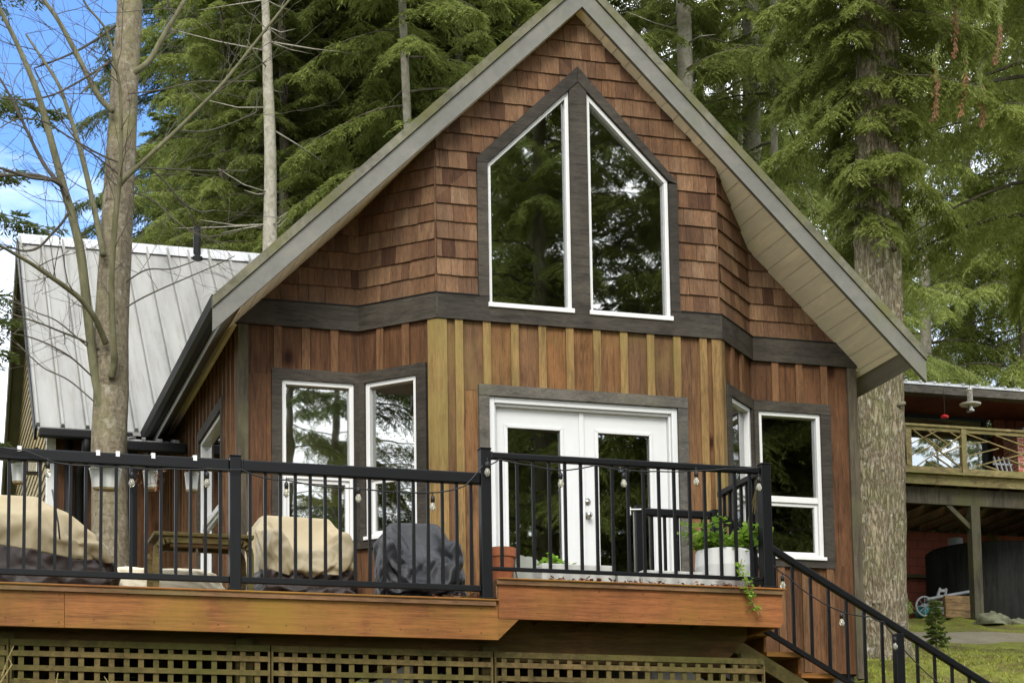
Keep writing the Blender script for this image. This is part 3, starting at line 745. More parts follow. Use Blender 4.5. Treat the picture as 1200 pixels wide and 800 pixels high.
# ---------------------------------------------------------------- deck
YD, ZD1, ZD2 = -4.648, -1.012, -.858
deck = thing('wooden_deck', 'raised orange brown stained deck with lattice skirt wrapped in front of the house', 'deck', (-2, -4.6, -1.5))
mb = MB()
for i in range(33):     # lower level boards
    y = YD-.028 + i*.142
    if y < -.02: mb.box(-7.2, -2.10, y, y+.136, ZD1-.036, ZD1)
fl = mb.build('deck_floor', M['deck_board'], deck)
mb = MB(); mb.box(-7.2, -2.078, YD-.040, YD+.10, ZD1-.003, ZD1+.012) ; 
mb.build('nosing', M['deck_fascia'], fl, bevel=.006)
mb = MB()
for i in range(29):
    y = YD-.028 + i*.142
    x1 = .095 if y < -2.7 else .6
    if y < -.56: mb.box(-2.09, x1, y, y+.136, ZD2-.036, ZD2)
fl = mb.build('landing_floor', M['deck_board'], deck)
mb = MB(); mb.box(-2.085, .118, YD-.044, YD+.10, ZD2-.003, ZD2+.010); mb.build('nosing', M['deck_fascia'], fl, bevel=.006)
mb = MB()   # front boards
FD = Facet((-7.2, YD), (.1, YD)); X0 = 7.2
for a, b in ((0, 7.2-5.06),(7.2-5.057, 7.2-2.079)):
    q = R4(a, b, -1.284, ZD1-.004) if b < 4 else [(a,-1.284),(b,-1.284),(b+.150,-1.136),(b+.150,-1.1355),(b,-1.1355),(b,ZD1-.004),(a,ZD1-.004)]
    if b < 4: FD.prism(mb, q, -.04, .0)
    else:
        FD.prism(mb, R4(a, b, -1.284, ZD1-.004), -.04, 0); FD.prism(mb, [(b+.0003,-1.284),(b+.152,-1.136),(b+.0003,-1.136)], -.04, 0)
mb.build('fascia_board', M['deck_fascia'], deck)
mb = MB(); FD.prism(mb, [(7.2-2.076,-1.1335),(7.2+.072,-1.1335),(7.2+.10,-1.105),(7.2+.10,ZD2-.004),(7.2-2.076,ZD2-.004)], -.04, .004)
mb.box(.062,.104,YD+.042,-3.72,-1.12,ZD2-.037)
mb.build('fascia_board', M['deck_fascia_red'], deck)
mb = MB()
for k in range(46):
    x = -6.9+k*.205+random.uniform(-.05,.05); lo = (-1.26, -1.03) if x < -2.1 else (-1.11, -.89)
    if x < .06 and not -2.1 <= x < -1.9:
        for zz in (lo[0]+random.uniform(.01,.04), lo[1]-random.uniform(.01,.04)): yy = YD-.0005 if x < -2.1 else YD-.0045; mb.tube([(x,yy+.002,zz),(x,yy-.0015,zz)], .006, 6)
o = mb.build('nail_heads', M['deck_dark'], deck); o['kind'] = 'stuff'
mb = MB(); mb.box(-2.09, -2.079, YD+.0, -.6, ZD1, ZD2-.037); mb.build('step_riser', M['deck_board'], deck)
mb = MB()
FB = Facet((-2.6, -4.18), (.12, -4.18)); FB.prism(mb, [(.25,-1.37),(2.40,-1.37),(2.62,-1.15),(2.62,-.9),(.25,-.9)], -.05, 0)
mb.box(-7.2, -2.1, -4.30, -4.25, -1.32, ZD1-.04); mb.build('beam', M['deck_dark'], deck)
mb = MB()
for i in range(17): x = -7.0+i*.41; mb.box(x, x+.04, YD+.045, -.66, -1.23 if x < -2.1 else -1.10, (ZD1 if x < -2.1 else ZD2)-.037) if x < .04 else None
mb.build('joist', M['deck_dark'], deck)
for x in (-6.8, -5.42, -3.82, -2.06, -.06):
    mb = MB(); mb.box(x-.06, x+.06, -4.38, -4.315 if x > -2.2 else -4.31, -2.9, -1.285 if x < -2 else -1.29); mb.build('deck_post', M['lattice'], deck)
# lattice panels
for x0, x1 in ((-7.1,-5.405),(-5.395,-3.665),(-3.655,-2.075),(-2.062,.015)):
    mb = MB(); zt = -1.375; zb = -2.5; yl = -4.47
    z = zt
    mb.box(x0, x1, yl-.020, yl+.005, zt-.012, zt+.030); mb.box(x0, x0+.012, yl-.0275, yl+.006, zb, zt-.0125); mb.box(x1-.012, x1, yl-.0275, yl+.006, zb, zt-.0125)
    z = zt-.046
    while z > zb:
        mb.box(x0+.001, x1-.001, yl-.022+random.uniform(-.001,.001), yl-.0105, z-.036, z); z -= .0955
    x = x0+.055
    while x < x1-.06:
        j = random.uniform(-.006,.006); mb.box(x+j, x+j+.037, yl-.010, yl, zb, zt-.013); x += .0985
    mb.build('lattice_panel', M['lattice'], deck)
# stairs down to the right
st = thing('deck_stairs', 'wooden stairs descending from the right end of the deck', 'stairs', (1.4, -3.2, -2.3))
RUN, RISE = .29, .161
for i in range(11):
    x = .11 + i*RUN; z = ZD2 - RISE*(i+1)
    mb = MB(); mb.box(x-.025, x+RUN+.004, -3.745, -2.70, z-.038, z); mb.box(x-.012, x+.008, -3.665, -2.76, z+.001, z+RISE-.04); mb.build('tread', M['deck_fascia'], st)
for y in (-3.70, -2.735):
    F = Facet((.1, y), (4.0, y)); mb = MB(); sl = RISE/RUN
    F.prism(mb, [(0,ZD2-.33),(3.25,ZD2-.33-sl*3.25),(3.25,ZD2-.21-sl*3.25),(0,ZD2-.21)], 0, .038)
    mb.build('stringer', M['lattice'] if y < -3 else M['deck_dark'], st)
mb = MB()
for i in range(9): mb.box(.02+i*.1, .05+i*.1, -3.62, -3.605, -2.6, -1.2-i*.06)
for i in range(10): z = -1.44-i*.1; mb.box(.012, max(.06, min(1.6, (-.95-z)/.56)), -3.64, -3.6255, z-.034, z)
mb.build('skirt_lattice', M['lattice'], st)

# ---------------------------------------------------------------- railings
BALUSTER = None
def railing(name, label, y, posts, z, h, rail_h, rail_w, n, bot=.068, both=True, low_h=.036, group='black metal deck railings', ext=None):
    """straight level railing along x; posts: x positions; n: balusters between"""
    t = thing(name, label, 'railing', (posts[0], y, z), group)
    for i, x in enumerate(posts):
        mb = MB(); mb.box(x-.038, x+.038, y-.038, y+.038, z+.0125, z+h+.018); mb.box(x-.042,x+.042,y-.042,y+.042,z+h+.0185,z+h+.030); mb.box(x-.062,x+.062,y-.062,y+.062,z+.0125,z+.022)
        mb.build('post', M['black_metal'], t, bevel=.004)
    for i in range(len(posts)-1):
        a, b = posts[i]+.039, posts[i+1]-.039
        mb = MB(); mb.box(a, b, y-rail_w/2, y+rail_w/2, z+h-rail_h, z+h); mb.box(a, a+.02, y-rail_w/2-.004, y+rail_w/2+.004, z+h-rail_h-.004, z+h+.004); mb.build('top_rail', M['black_metal'], t, bevel=min(.018, rail_h*.3))
        mb = MB(); mb.box(a, b, y-.018, y+.018, z+bot, z+bot+low_h); mb.build('bottom_rail', M['black_metal'], t, bevel=.004)
        for k in range(n[i]):
            x = posts[i] + (posts[i+1]-posts[i])*(k+1)/(n[i]+1)
            mb = MB(); mb.box(x-.0105, x+.0105, y-.0105, y+.0105, z+bot+low_h-.001, z+h-rail_h+.001); mb.build('baluster', M['black_metal'], t)
    return t
r1 = railing('deck_railing', 'long black metal railing along the lower deck in front of the covered furniture', YD+.02, [-5.72, -3.93, -2.156], ZD1, .914, .083, .062, [17, 16], low_h=.042)
r2 = railing('deck_railing', 'black metal railing in front of the white doors and pale planters', YD+.02, [-2.156, -.005], ZD2, .914, .05, .05, [17], low_h=.026)
bpy.data.objects.remove([c for c in r2.children if c.name.startswith('post')][0])    # shares the corner post of the lower railing
p = [c for c in r1.children if c.name.startswith('post')][-1]; me = p.data
for v in me.vertices:
    w = v.co.z
    if w > .5: v.co.z += .150
# side return of the landing railing
mb = MB(); mb.box(-.030, .020, YD+.06, -3.79, ZD2+.864, ZD2+.914); mb.build('top_rail', M['black_metal'], r2, bevel=.01)
mb = MB(); mb.box(-.018, .012, YD+.06, -3.79, ZD2+.068, ZD2+.094); mb.build('bottom_rail', M['black_metal'], r2)
for k in range(7):
    y = YD+.02 + (k+1)*.108; mb = MB(); mb.box(-.0135,.0075,y-.0105,y+.0105,ZD2+.093,ZD2+.865); mb.build('baluster', M['black_metal'], r2)
gt = thing('stair_gate', 'short black gate panel with silver latch behind the white flower pot', 'gate', (-.4, -3.75, ZD2))
gy = -3.75
for x, w in ((-.665,.036),(-.03,.036)):
    mb = MB(); mb.box(x-w, x+w, gy-w, gy+w, ZD2+.002, ZD2+.775); mb.build('post', M['black_metal'], gt, bevel=.004)
mb = MB(); mb.box(-.628,-.067,gy-.026,gy+.026,ZD2+.70,ZD2+.762); mb.build('top_rail', M['black_metal'], gt, bevel=.012)
mb = MB(); mb.box(-.628,-.067,gy-.016,gy+.016,ZD2+.07,ZD2+.10); mb.build('bottom_rail', M['black_metal'], gt)
for k in range(5):
    x = -.665+.635*(k+1)/6; mb = MB(); mb.box(x-.0105,x+.0105,gy-.0105,gy+.0105,ZD2+.099,ZD2+.701); mb.build('baluster', M['black_metal'], gt)
mb = MB(); mb.box(-.708,-.702,gy-.008,gy+.008,ZD2+.25,ZD2+.73); mb.tube([(-.74,gy-.02,ZD2+.74),(-.66,gy-.045,ZD2+.74)], .009, 8); mb.tube([(-.74,gy-.02,ZD2+.76),(-.74,gy-.02,ZD2+.70)], .007, 8); mb.build('latch', M['steel'], gt)
# stair railing
sr = thing('stair_railing', 'sloping black handrail with balusters running down beside the stairs', 'railing', (1.2, -3.78, -2))
ys = -3.79; za = lambda x: -.115 - .556*x ; zl = lambda x: za(x) - .715
mb = MB(); mb.beam((.01,ys,za(.01)-.03),(3.3,ys,za(3.3)-.03), .055, .055); mb.build('top_rail', M['black_metal'], sr, bevel=.01)
mb = MB(); mb.beam((.05,ys,zl(.05)),(3.3,ys,zl(3.3)), .036, .036); mb.build('bottom_rail', M['black_metal'], sr)
k = 0; x = .135
while x < 3.2:
    mb = MB(); mb.box(x-.0105,x+.0105,ys-.0105,ys+.0105,zl(x)+.01,za(x)-.055); mb.build('baluster', M['black_metal'], sr); x += .152
for x in (1.47, 3.28):
    mb = MB(); mb.box(x-.036,x+.036,ys-.04-.036,ys-.04+.036,zl(x)-.55,za(x)-.09); mb.build('post', M['black_metal'], sr, bevel=.004)

# ---------------------------------------------------------------- string lights
def sag(a, b, d, n=10):
    a = Vector(a); b = Vector(b); out = []
    for i in range(n+1):
        f = i/n; p = a.lerp(b, f); p.z -= d*4*f*(1-f); out.append(p)
    return out
def string_lights(name, label, anchors, sags, bulbs):
    t = thing(name, label, 'string lights', anchors[0], 'string lights on the railings')
    mb = MB()
    pts = []
    for i in range(len(anchors)-1):
        s = sag(anchors[i], anchors[i+1], sags[i]); pts += s if not pts else s[1:]
    mb.tube(pts, .0048, 6); mb.build('wire', M['wire'], t, smooth=True)
    for x, y, z, tilt in bulbs:      # z = socket top
        mb = MB(); mb.tube([(x,y,z+.03),(x,y,z)], .004, 5); mb.lathe((x,y,z-.045), [(.0,-.0),(.014,0),(.016,.03),(.012,.045),(.004,.05)], 10)
        s = mb.build('socket', M['wire'], t, smooth=True)
        mb = MB(); mb.lathe((x,y,z-.105), [(.0,0),(.010,.003),(.020,.016),(.022,.028),(.017,.045),(.011,.06)], 12); mb.build('bulb', M['bulb'], t, smooth=True)
yL = YD-.045
def bz(px, py, y): v = at(px, py, y); return (v[0], v[2])
anchors = [P3(-30,516,yL), P3(30,528,yL), P3(62,541,yL)] + [P3(p, q, yL) for p, q in ((110,545),(150,547),(200,549),(245,549),(283,550),(335,562),(420,572),(507,577),(545,569),(566,545))]
bl = []
for px, py in ((56,550),(154.5,562),(242.6,562),(335.6,574),(420,580),(507,590)):
    x, z = bz(px, py-9, yL); bl.append((x, yL, z, 0))
string_lights('string_lights', 'black wire with clear bulbs draped along the lower deck railing', anchors, [.01,.0,.01,.005,.01,.005,.005,.02,.015,.01,.01,.005], bl)
anchors = [P3(p, q, yL) for p, q in ((572,545),(585,538),(622,545),(660,551),(697,545),(731,550),(770,552),(816,551),(850,549),(888,548))]
bl = []
for px, py in ((571,550),(657,563),(730.7,563),(815.7,561),(889,568)):
    x, z = bz(px, py-9, yL); bl.append((x, yL, z, 0))
string_lights('string_lights', 'black wire with clear bulbs draped along the railing before the white doors', anchors, [.005]*9, bl)
y3 = ys-.06
anchors = [P3(p, q, y3) for p, q in ((893,640),(906,662),(922,674),(950,697),(986,716),(1020,722),(1035,728),(1049,745),(1066,768),(1100,800),(1180,870))]
bl = []
for px, py in ((917,683),(986,727),(1049,755)):
    x, z = bz(px, py-9, y3); bl.append((x, y3, z, 0))
string_lights('string_lights', 'black wire with clear bulbs hanging down the stair handrail', anchors, [.01]*10, bl)

# ---------------------------------------------------------------- hanging rail buckets
def bucket(x, w, label, z=-.19, d=.13, h=.105, clips=1):
    y = YD+.135
    t = thing('rail_planter', label, 'planter', (x, y, z-h), 'white planters hung inside the lower railing')
    mb = MB(); n = 20; prof = [(.80,0),(1,h),(1.03,h),(1.03,h+.012),(.95,h+.012),(.93,h-.01),(.0,h-.012)]
    mb.lathe((x,y,z-h), [(r*w/2 if r else 0, zz) for r, zz in prof], n, 1, min(1.2, d/w)); mb.build('bucket', M['bucket'], t, smooth=False)
    mb = MB(); mb.lathe((x,y,z-h-.014), [(w*.36,0),(w*.405,.0139)], n, 1, min(1.2,d/w)); mb.build('base', M['bucket_wood'], t)
    mb = MB()
    for k in range(clips):
        cx = x if clips == 1 else x-.065+.13*k
        mb.box(cx-.013, cx+.013, YD-.0165, YD+.075, -.095, -.088); mb.box(cx-.013,cx+.013,YD-.0205,YD-.0165,-.125,-.088); mb.box(cx-.012,cx+.012,YD+.058,YD+.064,z-.01,-.0885)
    mb.build('hook', M['white'], t)
    return t
bucket(-5.36, .085, 'small white bucket planter hung at the far end of the lower railing')
bucket(-4.785, .215, 'wide oval white planter hung in front of the big tree trunk', h=.12, clips=2)
b3 = bucket(-4.485, .10, 'white bucket planter with dry reddish sprigs beside the big tree trunk')
bucket(-4.205, .095, 'white bucket planter nearest the side wall window')
vs = []
rng = np.random.default_rng(5)
for i in range(26):
    an = rng.uniform(0, 2*PI); c = np.array([-4.485, YD+.135, -.18]); e = c + np.array([math.cos(an)*rng.uniform(.06,.13), math.sin(an)*.08, rng.uniform(-.13,.03)])
    m_ = (c+e)/2 + np.array([0,0,.03]); w = .004
    for a, b in ((c, m_), (m_, e)): vs += [a, b, b+np.array([w,0,w])]
    for k in range(4): q = e + rng.normal(0,.012,3); vs += [q, q+rng.normal(0,.01,3), q+rng.normal(0,.01,3)]
o = link('sprigs', npmesh('sprigs', np.array(vs)-np.array(b3.location), 3, [M['dead']]), b3)
# ---------------------------------------------------------------- cloth covers, settled over simple furniture shapes
def boxgrid(w, d, h, n, taper=0):
    """an open bottomed box of cloth as a fine grid: points and faces"""
    nw = n; nd = int(n*d/w); nh = int(n*h/w); per = []
    for i in range(nw): per.append((-w/2+w*i/nw, -d/2))
    for i in range(nd): per.append((w/2, -d/2+d*i/nd))
    for i in range(nw): per.append((w/2-w*i/nw, d/2))
    for i in range(nd): per.append((-w/2, d/2-d*i/nd))
    m = len(per); vs = []; fs = []
    for j in range(nh):
        k = 1+taper*(1-j/nh)
        for x, y in per: vs.append((x*k, y*k, h*j/nh))
    for j in range(nh-1):
        for i in range(m): fs.append((j*m+i, j*m+(i+1) % m, (j+1)*m+(i+1) % m, (j+1)*m+i))
    idx = {}
    for b in range(nd+1):
        for a in range(nw+1): idx[(a, b)] = len(vs); vs.append((-w/2+w*a/nw, -d/2+d*b/nd, h))
    for b in range(nd):
        for a in range(nw): fs.append((idx[(a,b)], idx[(a+1,b)], idx[(a+1,b+1)], idx[(a,b+1)]))
    top = [idx[(i,0)] for i in range(nw)]+[idx[(nw,i)] for i in range(nd)]+[idx[(nw-i,nd)] for i in range(nw)]+[idx[(0,nd-i)] for i in range(nd)]
    for i in range(m): fs.append(((nh-1)*m+i, (nh-1)*m+(i+1) % m, top[(i+1) % m], top[i]))
    return vs, fs
def draped_cover(size, supports, seed, label, c, mats, split=None, sc=(1,1,1), rot=0, frames=50):
    vs, fs = boxgrid(*size); rgn = np.random.default_rng(seed)
    z0 = [v[2] for v in vs]
    me = bpy.data.meshes.new('loose cloth'); me.from_pydata([(x+rgn.normal(0,.003), y+rgn.normal(0,.003), z) for x, y, z in vs], [], fs); me.update()
    o = bpy.data.objects.new('loose cloth', me); COL.objects.link(o); tmp = [o]
    for (x0,x1,y0,y1,za,zb) in supports+[(-3,3,-3,3,-.2,0)]:
        mb = MB(); mb.box(x0,x1,y0,y1,za,zb); b = mb.build('support', M['soil']); tmp.append(b)
        if za >= 0:
            bv = b.modifiers.new('bevel', 'BEVEL'); bv.width = .03; bv.segments = 3
        b.modifiers.new('collision', 'COLLISION'); b.collision.thickness_outer = .012; b.collision.cloth_friction = 15
    m = o.modifiers.new('cloth', 'CLOTH'); s = m.settings; s.quality = 7; s.mass = .25
    s.tension_stiffness = s.compression_stiffness = 25; s.shear_stiffness = 12; s.bending_stiffness = .08; s.air_damping = 1.5
    cs = m.collision_settings; cs.use_collision = True; cs.distance_min = .010; cs.use_self_collision = True; cs.self_distance_min = .010; cs.collision_quality = 4
    m.point_cache.frame_end = frames+5
    for f in range(1, frames+1): SC.frame_set(f)
    ev = o.evaluated_get(bpy.context.evaluated_depsgraph_get()).to_mesh()
    q = np.array([v.co[:] for v in ev.vertices])
    for t in tmp:
        d = t.data; bpy.data.objects.remove(t); bpy.data.meshes.remove(d)
    SC.frame_set(1)
    cr, sr_ = math.cos(rot), math.sin(rot)
    V = np.stack([(q[:,0]*cr-q[:,1]*sr_)*sc[0], (q[:,0]*sr_+q[:,1]*cr)*sc[1], np.maximum(q[:,2]-.016, .003)*sc[2]], 1)+np.array(c)
    t = thing('furniture_cover', label, 'cover', c)
    hz = lambda f: sum(z0[i] for i in f)/4
    A = [f for f in fs if split is None or hz(f) >= split]; B = [f for f in fs if split is not None and hz(f) < split]
    for nm, F, m_ in (('cloth', A, mats[0]), ('skirt', B, mats[-1])):
        if not F: continue
        used = sorted({i for f in F for i in f}); ix = {u: k for k, u in enumerate(used)}
        mb = MB(); mb.v = [tuple(V[u]) for u in used]; mb.f = [[ix[i] for i in f] for f in F]; mb.m = [0]*len(F)
        ob = mb.build(nm, m_, t, smooth=True); sb = ob.modifiers.new('smooth', 'SUBSURF'); sb.levels = 1; sb.render_levels = 2
        sd = ob.modifiers.new('thickness', 'SOLIDIFY'); sd.thickness = .005
    return t
# ---------------------------------------------------------------- things on the deck
def cover(name, label, c, levels, mats, split=None, folds=7, seed=1, cat='cover', amp=.03, group=None, wr=.012):
    """draped furniture cover. levels: (z, left, right, front, back) relative to c; split(x,z)->True for the second cloth"""
    rg = random.Random(seed); n = 150; from mathutils import noise as mn
    ph = [rg.uniform(0, 6.28) for _ in range(8)]
    rings = []; m = 44
    zs = [l[0] for l in levels]
    def lv(z):
        for i in range(len(levels)-1):
            a, b = levels[i], levels[i+1]
            if a[0] <= z <= b[0]:
                f = (z-a[0])/(b[0]-a[0]+1e-9); return [a[k]+(b[k]-a[k])*f for k in range(1, 5)]
        return list(levels[-1][1:])
    vs = []; z0, z1 = zs[0], zs[-1]
    for i in range(m+1):
        f = i/m; z = z0 + (z1-z0)*f; l, r, fr, bk = lv(z)
        drop = 1-f
        for k in range(n):
            t = 2*PI*k/n; ct, s_ = math.cos(t), math.sin(t)
            e = .62
            x = math.copysign(abs(ct)**e, ct); y = math.copysign(abs(s_)**e, s_)
            q = amp*(.25+drop**1.2)*(math.sin(folds*t+ph[0]+1.5*math.sin(2*t))*.6 + math.sin((folds*2+1)*t+ph[1]+drop*2)*.35)
            q += wr*math.sin(9*t+ph[2]+z*31) * math.sin(z*17+ph[3]+3*t) + wr*.8*math.sin(23*t+z*40+ph[4])*math.sin(z*55+ph[5]-7*t)
            v3 = Vector((x*2.1+seed*3.1+z*1.4, y*2.1-z*1.2, z*3.2))
            rd = 1-abs(mn.noise(v3*1.5))*2; rd2 = 1-abs(mn.noise(v3*3.6+Vector((7,1,3))))*2
            q += wr*2.6*(rd**3 if rd > 0 else 0)*(.4+drop) + wr*1.1*(rd2**2 if rd2 > 0 else 0) + wr*1.6*mn.noise(v3*.9)
            cx, cy = (l+r)/2, (fr+bk)/2
            X = cx + x*((r-l)/2+q); Yy = cy + y*((bk-fr)/2+q)
            zz = z + (.02*math.sin(3*t+ph[6])+.012*math.sin(7*t+ph[7]))*drop if i else z
            vs.append((c[0]+X, c[1]+Yy, c[2]+max(zz, .003)))
    fs = []; 
    for i in range(m):
        for k in range(n): fs.append((i*n+k, i*n+(k+1)%n, (i+1)*n+(k+1)%n, (i+1)*n+k))
    # sagging top, closing ring by ring
    l, r, fr, bk = lv(z1); base = m*n; prev = base
    for j, (sc_, dz) in enumerate(((.9,.018),(.7,.026),(.45,.024),(.2,.018))):
        o = len(vs)
        for k in range(n):
            b = vs[base+k]; cx, cy = c[0]+(l+r)/2, c[1]+(fr+bk)/2
            vs.append((cx+(b[0]-cx)*sc_, cy+(b[1]-cy)*sc_, b[2]+dz+.006*math.sin(5*2*PI*k/n+j)))
        for k in range(n): fs.append((prev+k, prev+(k+1)%n, o+(k+1)%n, o+k))
        prev = o
    fs.append(tuple(prev+k for k in range(n)))
    t = thing(name, label, cat, c, group)
    a, b = [], []
    if split is None: a = fs
    else:
        g = [v[2]-c[2]-split(v[0]-c[0]) for v in vs]
        for f in fs:
            gs = [g[i] for i in f]
            if min(gs) >= 0: a.append(f)
            elif max(gs) < 0: b.append(f)
            else:
                up, dn = [], []
                for i in range(len(f)):
                    p, q = f[i], f[(i+1) % len(f)]
                    (up if g[p] >= 0 else dn).append(p)
                    if (g[p] >= 0) != (g[q] >= 0):
                        t_ = g[p]/(g[p]-g[q]); vs.append(tuple(vs[p][k]+(vs[q][k]-vs[p][k])*t_ for k in range(3))); g.append(0); up.append(len(vs)-1); dn.append(len(vs)-1)
                if len(up) > 2: a.append(up)
                if len(dn) > 2: b.append(dn)
    def part(nm, faces, mat):
        used = sorted({i for f in faces for i in f}); ix = {q: w for w, q in enumerate(used)}
        mb = MB(); mb.v = [vs[i] for i in used]; mb.f = [[ix[i] for i in f] for f in faces]; mb.m = [0]*len(faces)
        o = mb.build(nm, mat, t, smooth=True); sd = o.modifiers.new('thickness', 'SOLIDIFY'); sd.thickness = .004; return o
    part('cloth', a, mats[0])
    if b: part('skirt', b, mats[1])
    return t
def cord(t, pts, r=.006, name='cord', mat='cover_brown'):
    mb = MB(); mb.tube(pts, r, 6); return mb.build(name, M[mat], t, smooth=True)
yc = -3.95
t = draped_cover((1.2,.9,.82,30,.03), [(-.50,.06,-.1,.30,0,.76),(-.5,.06,-.30,-.1,0,.60),(.06,.26,-.22,.24,0,.64),(.26,.46,-.2,.2,0,.50)], 8, 'big tan and brown cover slumped over furniture at the left end of the lower deck', (-5.22, -3.78, ZD1), [M['cover_tan'], M['cover_brown']], .64, (.93,.9,1))
cord(t, [(-5.10,-4.06,-.24),(-5.09,-4.17,-.36),(-5.07,-4.22,-.5),(-5.06,-4.25,-.62)])
t = draped_cover((.84,.80,.80,24,.03), [(-.30,.30,.18,.30,0,.735),(-.33,.33,-.30,.18,0,.40),(-.33,-.25,-.30,.2,0,.56),(.25,.33,-.30,.2,0,.56)], 2, 'tan cover with brown skirt over a chair in front of the left front window', (-3.31, -3.85, ZD1), [M['cover_tan'], M['cover_brown']], .46, (.86,.86,1), .06)
t = draped_cover((.80,.78,.76,24,.04), [(-.24,.22,.16,.28,0,.71),(-.30,.30,-.28,.18,0,.38),(-.32,-.25,-.28,.2,0,.52),(.25,.32,-.28,.2,0,.52)], 5, 'charcoal grey cover over a chair below the bay window', (-2.44, -3.85, ZD1), [M['cover_grey']], None, (.80,.84,1.02), -.08)
t = cover('furniture_cover', 'low flat cream cover behind the wooden table', (-4.26, -3.45, ZD1),
      [(0,-.46,.46,-.25,.3),(.2,-.45,.44,-.24,.29),(.31,-.43,.38,-.22,.28)], [M['cream']], seed=31, amp=.010, wr=.006)
# parsons style table with rounded frame
tb = thing('wooden_table', 'weathered mossy wooden table with curved legs between the tan covers', 'table', (-4.07, -4.02, ZD1))
ztop = -.525
mb = MB(); mb.box(-4.42, -3.72, -4.20, -3.80, ztop-.028, ztop); mb.build('tabletop', M['old_table'], tb, bevel=.006)
def leg(x0, sg, y):
    mb = MB(); pts = []
    R = .11
    pr = [(x0, ZD1+.004), (x0, ztop-.03-R)] + [(x0+sg*R*(1-math.cos(a)), ztop-.03-R+R*math.sin(a)) for a in (.4,.8,1.2,1.57)] + [(x0+sg*.34, ztop-.0295)]
    w = .042
    for i in range(len(pr)-1):
        (xa, za), (xb, zb) = pr[i], pr[i+1]
        d = Vector((xb-xa, 0, zb-za)).normalized(); nn = Vector((d.z, 0, -d.x))*sg
        a = Vector((xa, y, za)); b = Vector((xb, y, zb)); h = Vector((0, .022, 0)); 
        mb.hexa([a-h, a+h, a+h+nn*w, a-h+nn*w, b-h, b+h, b+h+nn*w, b-h+nn*w])
    return mb
for y in (-4.16, -3.84):
    for x0, sg in ((-4.42, 1), (-3.72, -1)): leg(x0, sg, y).build('leg', M['old_table'], tb)
mb = MB(); mb.box(-4.30,-3.84,-4.17,-4.14,ztop-.10,ztop-.0285); mb.build('apron', M['deck_dark'], tb)
# pots and planters on the landing
z2 = ZD2+.011
def pot(cx, cy, rt, rb, h, rim, mat, name, label, cat, fill=True):
    t = thing(name, label, cat, (cx, cy, z2))
    mb = MB(); pr = [(rb,0),(rt*.965,h-rim)] + ([(rt*1.06,h-rim),(rt*1.06,h)] if rim else [(rt,h)]) + [(rt*.9,h),(rt*.86,h-.04),(0,h-.045)]
    mb.lathe((cx,cy,z2), pr, 36); mb.build('pot_body', mat, t)
    mb = MB(); mb.lathe((cx,cy,z2+h-.06), [(0,0),(rt*.84,0),(rt*.6,.022),(0,.03)], 20); mb.build('soil', M['soil'], t); return t
pot(-1.975, -4.42, .098, .075, .255, .065, M['terracotta'], 'terracotta_pot', 'round terracotta flower pot beside the middle railing post', 'pot')
def leaves(parent, name, pts, size, n, seed, mat, spread=.05, flat=.5):
    rg = np.random.default_rng(seed); vs = []
    for p in pts:
        for i in range(n):
            q = np.array(p)+rg.normal(0, spread, 3)*np.array([1,1,.7])
            a = rg.uniform(0, 2*PI); d = np.array([math.cos(a), math.sin(a), rg.normal(.1,.5)]); d /= np.linalg.norm(d)
            e = np.cross(d, [0,0,1]); e /= np.linalg.norm(e); e = e + np.array([0,0,rg.normal(0,flat)])
            L = size*rg.uniform(.6,1.25); w = L*.36
            vs += [q, q+d*L*.5+e*w, q+d*L, q+d*L*.5-e*w]
    return link(name, npmesh(name, np.array(vs)-np.array(parent.location), 4, [mat]), parent)
def slabpot(x0, x1, y0, y1, h, label, chamf=.02):
    t = thing('cement_planter', label, 'planter', ((x0+x1)/2, (y0+y1)/2, z2), 'pale planters along the landing edge')
    mb = MB(); tp = .015
    for a, b, c_, d in ((x0,x1,y0,y0+.03),(x0,x1,y1-.03,y1),(x0,x0+.03,y0+.0305,y1-.0305),(x1-.03,x1,y0+.0305,y1-.0305)): mb.box(a, b, c_, d, z2, z2+h)
    mb.build('trough', M['stone_pot'], t, bevel=.008)
    mb = MB(); mb.box(x0+.0305, x1-.0305, y0+.0305, y1-.0305, z2+.002, z2+h-.025); mb.build('soil', M['soil'], t); return t
s1_ = slabpot(-1.70, -1.14, -4.50, -4.24, .150, 'pale cement trough with a small green herb, left of the other troughs')
leaves(s1_, 'herb', [(-1.58,-4.36,z2+.19),(-1.64,-4.36,z2+.17),(-1.50,-4.36,z2+.17)], .05, 26, 3, M['leafy'], .026)
slabpot(-1.12, -.95, -4.49, -4.27, .11, 'narrow low cement trough between the two long troughs')
slabpot(-.93, -.32, -4.50, -4.24, .130, 'empty long pale cement trough beside the round white pot')
for (cx, r, zc, lab, rot) in ((-1.705, .115, .19, 'tall sage grey stone slab with rounded top leaning behind the first trough', .12), (-1.80, .06, .18, 'small greenish stone slab with pointed top beside the terracotta pot', -.25)):
    mb = MB(); n = 20; vs = []; pr = []
    for k in range(n+1):
        a = PI*k/n; pr.append((math.cos(a)*r, zc-r*.9 + math.sin(a)**.8*r*1.5))
    poly = [(r,0)] + pr[0:] + [(-r,0)]
    ff = []; m_ = len(poly)
    for yy in (0, .035):
        for q, zz in poly: vs.append((cx+q+rot*zz*.6, -4.22+yy+zz*.25 if r > .1 else -4.46+yy+zz*.2, z2+zz))
    ff = [tuple(range(m_)), tuple(range(2*m_-1, m_-1, -1))] + [(i, m_+i, m_+(i+1)%m_, (i+1)%m_) for i in range(m_)]
    mb.add(vs, ff); o = mb.build('stone_slab', M['sage_pot'], None); tag(o, lab, 'stone slab')
wp = thing('white_flower_pot', 'large round white pot with leafy green herb spilling over the deck edge', 'flower pot', (-.235, -4.36, z2))
